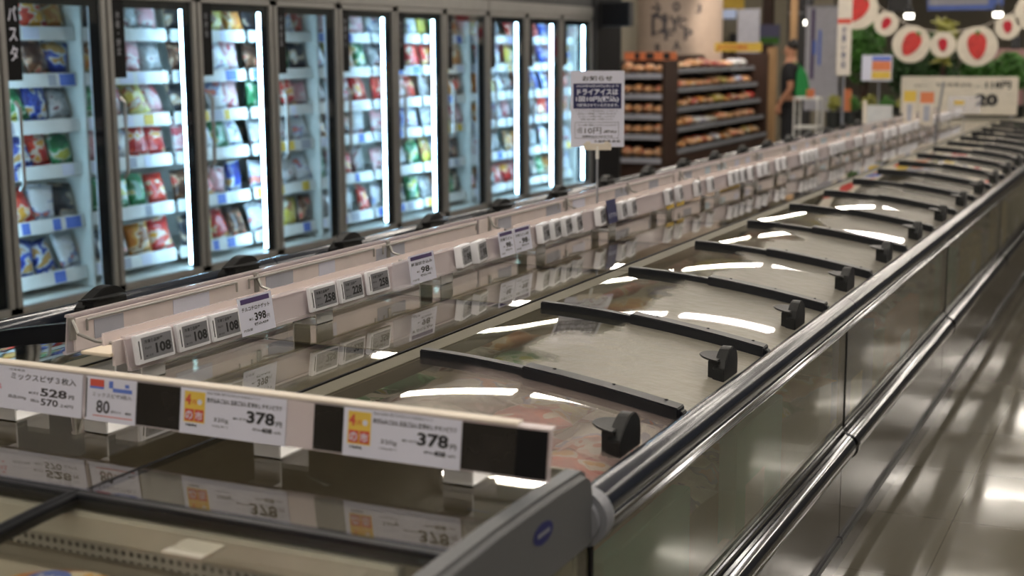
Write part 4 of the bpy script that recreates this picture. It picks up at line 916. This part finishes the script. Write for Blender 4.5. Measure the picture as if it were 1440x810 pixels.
tag(t, 'green bag hanging at the back of the person in black', 'bag')
MB((px_+.21, py_-.15, .95)).tube([(px_+.17, py_-.15, 1.40), (px_+.08, py_-.14, 1.47), (px_+.02, py_-.13, 1.44)], .008).build('strap', 'green', t)
# pale banner, stands, posts
t = card3('fabric_banner', 'tall pale blue-white cloth banner hanging behind the person in black', 'banner', -4.91, -4.42, 20.3, 0.75, 2.22, 'fabric', 0.01)
q = MB((-4.665, 20.3, 0.75)); q.box(-4.83, -4.78, 20.292, 20.299, 1.2, 2.2); q.build('dark_stripe_print', 'purple', t); q = MB((-4.665, 20.3, 0.75)); q.box(-4.80, -4.75, 20.29, 20.298, 1.55, 1.75); q.box(-4.72, -4.68, 20.29, 20.299, 1.4, 1.9); q.build('blue_print', 'skyblue', t)
MB((-4.665, 20.3, 0.75)).box(-4.93, -4.40, 20.29, 20.32, 2.22, 2.25).box(-4.67, -4.65, 20.31, 20.33, 0, 2.25).build('banner_pole', 'greylight', t)
o = (-4.05, 17, 0); t = root('flower_stand', 'white stepped stand with small orange cards beside the dark planters', 'stand', o)
for a_, b_, z_ in ((-4.2, -3.9, 1.05), (-4.2, -3.9, 0.7)): MB(o).box(a_, b_, 16.85, 17.15, z_-.03, z_).build('tier', 'white', t, .004)
for x_ in (-4.2, -3.92): MB(o).box(x_, x_+.02, 16.85, 16.87, 0, 1.02).build('leg', 'white', t); MB(o).box(x_, x_+.02, 17.13, 17.15, 0, 1.02).build('leg', 'white', t)
for x_ in (-4.05, -3.62): card3('small_card', f'small orange card {"on the white stand" if x_ < -4 else "standing among the flowers"}', 'card', x_, x_+.1, 16.86 if x_ < -4 else 16.93, 1.05 if x_ < -4 else .885, 1.15, 'orange', .005, 'small orange cards')
o = (-3.15, 14.7, 0); t = root('label_banner', 'tall narrow printed banner strip on a grey pole beside the planters', 'banner', o)
MB(o).box(-3.225, -3.08, 14.7, 14.708, 1.35, 2.15).build('strip', 'lip', t); MB(o).cyl((-3.15, 14.72, 0), (-3.15, 14.72, 2.1), .014, 10).build('pole', 'greylight', t); MB(o).cyl((-3.15, 14.72, 0), (-3.15, 14.72, .03), .15, 24).build('pole_base', 'greylight', t)
F = Face((-3.225, 14.699, 1.35), (1, 0, 0), (0, 0, 1), o); q = F.mb(); F.rect(q, 0.0, 0.53, .14, .05, .002); q.build('red_band', 'redink', t); q = F.mb(); F.text(q, 'お買い得品', .045, .08, .05, .42, .002, .01, vertical=True); q.build('lettering', 'blueink', t)
# small signs and cards over the island
o = (-2.65, 14.0, 0); t = root('price_sign', 'small white sign with red and yellow stripes on a thin pole', 'sign', o)
MB(o).box(-2.82, -2.53, 14.0, 14.008, 1.31, 1.56).build('card', 'paper', t); MB(o).box(-2.72, -2.54, 13.996, 13.999, 1.41, 1.50).build('red_print', 'orange', t); MB(o).box(-2.72, -2.54, 13.996, 13.999, 1.33, 1.40).build('yellow_print', 'yellow', t)
MB(o).box(-2.72, -2.54, 13.996, 13.999, 1.505, 1.545).build('purple_print', 'skyblue', t); MB(o).cyl((-2.65, 14.02, 0.905), (-2.65, 14.02, 1.5), .007, 8).build('pole', 'greylight', t)
t = card3('blank_card', 'blank pale card standing on the far part of the back label rail', 'card', -2.57, -2.33, 13.0, 0.93, 1.11, 'bracket', .006)
o = (-2.18, 11, 0.95); t = MB(o).box(-2.195, -2.165, 10.99, 11.0, 1.041, 1.22).build('divider_stick', 'lip', None, .002); t.location = o; tag(t, 'thin upright pale yellow stick on the back label rail', 'stick')
for (x0, x1, y, z0, z1, m, l) in ((-2.06, -1.96, 12.0, .99, 1.27, 'yellow', 'yellow-topped upright card on the side rail near the board reading 20'), (-1.93, -1.82, 12.03, .99, 1.26, 'orange', 'orange-topped upright card beside the yellow-topped one')):
    o = ((x0+x1)/2, y, z0); t = MB(o).box(x0, x1, y, y+.006, z0-.01, z1-.09).build('upright_card', 'lip', None); t.location = o; tag(t, l, 'card'); MB(o).box(x0, x1, y, y+.006, z1-.09, z1).build('coloured_top', m, t); MB(o).box(x0+.03, x1-.03, y-.002, y-.0005, z0+.03, z1-.11).build('print', 'fabric', t)
o = (-1.58, 12.05, 0.985); t = MB(o).box(-1.71, -1.45, 12.05, 12.062, 1.09, 1.23).build('clear_box_sign', 'acrylicclear', None); t.location = o; tag(t, 'small clear acrylic sign standing on the glass before the board reading 20', 'sign'); MB(o).box(-1.66, -1.58, 12.046, 12.049, 1.16, 1.19).build('yellow_print', 'yellow', t); MB(o).box(-1.585, -1.575, 12.063, 12.07, .906, 1.2).build('stem', 'acrylicclear', t)
o = (-1.79, 12.1, 0.9); t = MB(o).cyl((-1.81, 12.1, .906), (-1.76, 12.1, 1.34), .010, 10).build('sign_pole', 'greylight', None); t.location = o; tag(t, 'leaning grey pole in front of the board reading 20', 'pole')
# far board
o = (-2.0, 15.3, 0); t = root('price_board', 'wide white price board reading 20 standing across the far end of the island', 'sign', o)
MB(o).box(-2.66, -1.48, 15.3, 15.32, 0.935, 1.33).build('board', 'discwhite', t, .003)
for x_ in (-2.6, -1.55): MB(o).box(x_, x_+.03, 15.321, 15.35, 0.9, 1.3).build('upright', 'greylight', t)
F = Face((-2.66, 15.299, 0.935), (1, 0, 0), (0, 0, 1), o); q = F.mb(); F.text(q, '20', .76, .09, .23, .13, .003, .06); F.text(q, '118円', .86, .27, .25, .08, .003, .03); F.text(q, 'ちくわ天ぷら', .36, .29, .36, .04, .003, .02); F.text(q, '1本あたり', .14, .29, .14, .025, .003); F.text(q, '税込127', .76, .28, .09, .02, .003); q.build('lettering', 'ink', t)
# far end case
o = (-1.9, 15.1, 0); t = root('end_freezer', 'end freezer case closing the far end of the island under the board reading 20', 'freezer', o)
MB(o).box(XL, XR, 14.41, 15.6, 0.0, 0.78).build('body', 'steel', t); MB(o).box(XL, XR, 14.41, 15.6, 0.78, 0.86).build('bumper', 'tube', t, .02); MB(o).box(XL+.05, XR-.05, 14.45, 15.55, .86, .9).build('glass_top', 'spine', t, .01)
# garland of strawberry discs
GA = [(-3.70, 2.12, .25, 1), (-3.345, 1.937, .15, 0), (-3.031, 1.681, .23, 1), (-2.646, 1.669, .155, 0), (-2.242, 1.65, .24, 1), (-1.90, 1.876, .15, 0), (-1.60, 2.05, .23, 1)]
gl_ = ['leftmost large disc of the strawberry garland, cut by the top of the frame', 'small disc between the leftmost and second large strawberry discs', 'large strawberry disc above the red and yellow sign', 'small strawberry disc in the middle of the garland', 'large strawberry disc above the board reading 20', 'small strawberry disc on the rising right end of the garland', 'large strawberry disc at the right frame edge']
for (x, z, rad, big), l in zip(GA, gl_):
    o = (x, 18.0, z); t = MB(o).cyl((x, 18.0, z), (x, 18.02, z), rad, 40).build('strawberry_disc', 'discwhite', None); t.location = o; tag(t, l, 'decoration', 'discs of the strawberry garland')
    F = Face((x, 17.998, z), (1, 0, 0), (0, 0, 1), o); s = rad*(0.68 if big else 0.52); tilt = 0.5 if x < -3.2 or big and x < -3 else (-0.1)
    ct, st_ = math.cos(tilt), math.sin(tilt)
    pr = []
    for i in range(28):
        a_ = 2*PI*i/28; yy = math.cos(a_); xx = 0.66*math.sin(a_)*(1-0.32*(-yy) if yy > 0 else 1-0.30*abs(yy)**1.5); pr.append((xx*s, yy*s))
    def rot(p): return (p[0]*ct+p[1]*st_, -p[0]*st_+p[1]*ct)
    q = F.mb(); pp = [rot(p) for p in pr]; q.add([F.P(a_, b_, d_) for d_ in (0, .006) for a_, b_ in pp], [tuple(range(27, -1, -1)), tuple(range(28, 56))]+[(i, (i+1) % 28, 28+(i+1) % 28, 28+i) for i in range(28)])
    bm_ = q.build('strawberry', 'berry' if big else 'berrysmall', t)
    if big:
        q = F.mb(); star = [rot((s*(0.30 if i % 2 == 0 else .12)*math.cos(PI*i/5)+.1*s, s*1.0+s*(0.24 if i % 2 == 0 else .1)*math.sin(PI*i/5))) for i in range(10)]
        q.add([F.P(a_, b_, d_) for d_ in (.006, .010) for a_, b_ in star], [tuple(range(9, -1, -1)), tuple(range(10, 20))]+[(i, (i+1) % 10, 10+(i+1) % 10, 10+i) for i in range(10)]); q.build('calyx', 'leaf', t)
pl = [(-4.1, 18.03, 2.6)]+[(x, 18.03, z+r_*0.9) for x, z, r_, b_ in GA]+[(-1.2, 18.03, 2.5)]
tag(MB().tube(pl, .006).build('garland_string', 'lip'), 'thin string of the strawberry garland running over the greenery', 'string')
# greenery
def plant(name, label, cat, c, rx, ry, rz, n, ls, m, pot=None, seed=0, group=None):
    r_ = random.Random(seed); o = (c[0], c[1], 0 if pot else c[2]-rz); t = root(name, label, cat, o, group)
    q = MB(o)
    for i in range(n):
        a_ = r_.uniform(0, 2*PI); h_ = r_.uniform(-1, 1); k_ = r_.random()**0.45; rad = math.sqrt(max(0, 1-h_*h_))*k_
        p = Vector((c[0]+rx*rad*math.cos(a_), c[1]+ry*rad*math.sin(a_), c[2]+rz*h_*k_))
        d1 = Vector((r_.uniform(-1, 1), r_.uniform(-1, 1), r_.uniform(-.3, 1))).normalized(); d2 = d1.orthogonal().normalized(); s_ = ls*r_.uniform(.6, 1.3)
        q.add([p-d1*s_, p+d2*s_*.4, p+d1*s_, p-d2*s_*.4, p+d1.cross(d2)*s_*.15], [(0, 1, 4), (1, 2, 4), (2, 3, 4), (3, 0, 4)])
    q.build('foliage', m, t)
    q = MB(o); zb = c[2]-rz; base = pot[1] if pot else 0
    for i in range(4): q.cyl((c[0]+r_.uniform(-.05, .05), c[1], o[2]+(pot[1] if pot else 0)), (c[0]+r_.uniform(-.4, .4)*rx, c[1]+r_.uniform(-.3, .3)*ry, c[2]+rz*.4), .012, 6)
    q.build('stem', 'brown', t)
    if pot: MB(o).cyl((c[0], c[1], 0), (c[0], c[1], pot[1]), pot[0]*.8, 20, pot[0]).build('pot', 'pot', t)
    return t
trees = [(-4.05, 20.2, 1.58, .42, .45, 'leaf', 'tall bright green bush behind the leftmost strawberry discs'), (-3.6, 20.6, 1.35, .42, .45, 'leafdark', 'dark green bush behind the second large strawberry disc'), (-3.05, 20.3, 1.35, .4, .5, 'leafdark', 'dark bush rising over the red and yellow sign'),
         (-2.55, 20.2, 1.25, .35, .32, 'leaf', 'green bush over the left half of the board reading 20'), (-2.1, 20.4, 1.28, .35, .30, 'leaf', 'green bush over the right half of the board reading 20'), (-1.65, 20.2, 1.0, .35, .45, 'leafdark', 'dark bush at the right frame edge')]
for i, (x, y, z, rx, rz, m, l) in enumerate(trees): plant('green_bush', l, 'plant', (x, y+(i % 2)*.5, z), rx*.72, .22, rz, 900, .06, m, (.22, .85), i)
plant('spiky_plant', 'yellow-green spiky plant poking up between two strawberry discs', 'plant', (-2.86, 19.6, 1.75), .12, .1, .32, 120, .12, 'leafyellow', (.15, 1.2), 30)
for i in range(6):
    x = -3.74+i*.21; plant('potted_flower', ['yellow-green potted flower nearest the white stand', 'potted flower second from the white stand', 'potted flower third from the white stand', 'potted flower under the red and yellow sign', 'potted flower right of the red and yellow sign pole', 'potted flower nearest the board reading 20'][i], 'plant', (x, 17.0, .98), .09, .09, .10, 130, .035, 'leafyellow' if i % 2 == 0 else 'leaf', (.095, .88), 50+i, 'potted flowers beyond the island')
# far wall dressing
t = card3('yellow_sign', 'yellow hanging sign at the top beside the lettered column', 'sign', -7.46, -6.90, 24, 2.33, 2.75, 'yellow')
q = MB((-7.18, 24, 2.33)); q.box(-7.20, -7.16, 24.0, 24.02, 2.75, CEIL_Z+0.1).build('hanger', 'greylight', t)
struct(MB().box(-8.9, -6.0, 27.0, 27.2, 0, CEIL_Z+.1).build('wall_partition', mat('partition_paint', (0.26, .235, .18), .8)))
t = card3('light_panel', 'blue-white lit strip high on the wall under the yellow sign', 'lamp', -8.35, -7.90, 26.9, 2.24, 2.44, mat('cool_panel', (.5, .55, .7), .5, emis=(.55, .65, .9), estr=.35), .05)
for i, (a_, b_, h0, h1) in enumerate(((-8.22, -8.12, 1.1, 1.82), (-8.0, -7.86, 1.1, 1.95))): card3('dark_wall_unit', f'{["narrow", "wide"][i]} dark unit against the wall behind the snack shelf', 'wall unit', a_, b_, 26.85, h0, h1, 'frame', .1)
t = card3('white_wall_panel', 'pale grey upright panel between the wall units and the landscape poster', 'panel', -6.25, -5.90, 21.4, 0.0, 2.25, 'fabric', .03)
t = card3('brown_post', 'dark brown upright post above the landscape poster', 'post', -6.57, -6.40, 24, 0, CEIL_Z+.1, 'brown', .15)
t = card3('poster', 'blue and green landscape poster on the brown post', 'poster', -6.76, -6.25, 23.98, 1.72, 2.06, mat('poster_sky', (.1, .1, .19), .6), .02); MB((-6.505, 23.98, 1.72)).box(-6.75, -6.26, 23.975, 23.979, 1.73, 1.84).build('green_print', 'leaf', t)
t = card3('wooden_post', 'slim pale wooden post at the end of the long snack shelf', 'post', -5.60, -5.47, 20.8, 0, 1.66, 'post', .08)
t = card3('wooden_post', 'tall pale wooden upright left of the person in black', 'post', -5.42, -5.32, 21.4, 0, 2.5, 'post', .08)
t = card3('grey_locker', 'dark grey locker behind the head of the person in black', 'locker', -6.13, -5.75, 24, 0, 2.9, mat('locker_grey', (.045, .045, .05), .6), .3); MB((-5.94, 24, 0)).box(-6.12, -5.76, 23.99, 23.999, 2.23, 2.26).build('rail', 'greylight', t)
t = card3('blue_banner', 'blue and white hanging banner cut off by the top of the frame', 'banner', -3.80, -2.62, 24, 2.25, 2.62, 'skyblue'); q = MB((-3.21, 24, 2.25)); q.box(-3.78, -2.85, 23.99, 23.999, 2.33, 2.6); q.build('pale_print', 'fabric', t); q = MB((-3.21, 24, 2.25)); q.box(-3.3, -3.28, 24.0, 24.02, 2.62, CEIL_Z+.1); q.build('hanger', 'greylight', t)
t = card3('dark_fixture', 'dark rectangular ceiling fixture left of the blue banner', 'fixture', -4.45, -4.13, 24, 2.24, 2.65, 'frame', .3); q = MB((-4.29, 24, 2.24)); q.box(-4.3, -4.28, 24.1, 24.12, 2.65, CEIL_Z+.1); q.build('hanger', 'greylight', t)
for i, (x, z, y, l) in enumerate(((-4.09, 2.17, 24, 'bright spot lamp above the large strawberry disc'), (-2.69, 2.17, 24, 'bright spot lamp at the right above the small strawberry disc'), (-5.79, 2.085, 24, 'small spot lamp in front of the pale banner'))):
    o = (x, y, z); t = MB(o).cyl((x, y, z), (x, y, CEIL_Z+.1), .012, 8).build('spot_lamp', 'greylight', None); t.location = o; tag(t, l, 'lamp', 'spot lamps over the far aisle')
    MB(o).cyl((x, y, z+.03), (x, y, z+.16), .09, 20, .05).build('lamp_shade', 'frame', t); MB(o).cyl((x, y, z-.04), (x, y, z+.03), [.07, .07, .045][i], 20).build('bulb', 'spotlamp', t)
o = (-5.0, 18.3, 3.0); t = MB(o).cyl((-5.0, 18.3, 3.05), (-5.0, 18.3, CEIL_Z+.1), .012, 8).build('spot_lamp', 'greylight', None); t.location = o; tag(t, 'ceiling spot lamp aimed at the lettered column', 'lamp', 'spot lamps over the far aisle')
MB(o).cyl((-5.0, 18.3, 2.98), (-5.0, 18.3, 3.12), .07, 20, .04).build('lamp_shade', 'frame', t)
ld = bpy.data.lights.new('spot_light', 'SPOT'); ld.energy = 190; ld.color = (1, .85, .70); ld.spot_size = 0.75; ld.spot_blend = 0.6; ld.shadow_soft_size = 0.05
lo = bpy.data.objects.new('spot_light', ld); COL.objects.link(lo); lo.location = (-5.0, 18.3, 2.95); lo.rotation_euler = (Vector((-6.1, 19.9, 1.7))-Vector((-5.0, 18.3, 2.95))).to_track_quat('-Z', 'Y').to_euler()
t = card3('pink_display', 'pinkish low display at the right frame edge behind the bushes', 'display', -2.50, -2.06, 22, 0, 1.62, mat('pink_panel', (.35, .2, .2), .7), .2); MB((-2.28, 22, 0)).box(-2.26, -2.12, 21.99, 21.999, 1.62, 1.80).build('dark_top', 'frame', t)
o = (-2.16, 22, 1.4); t = MB(o).cyl((-2.16, 21.9, 1.40), (-2.16, 21.93, 1.40), .10, 20).build('round_sign', 'discwhite', None); t.location = o; tag(t, 'round cream disc on the pinkish display', 'sign')
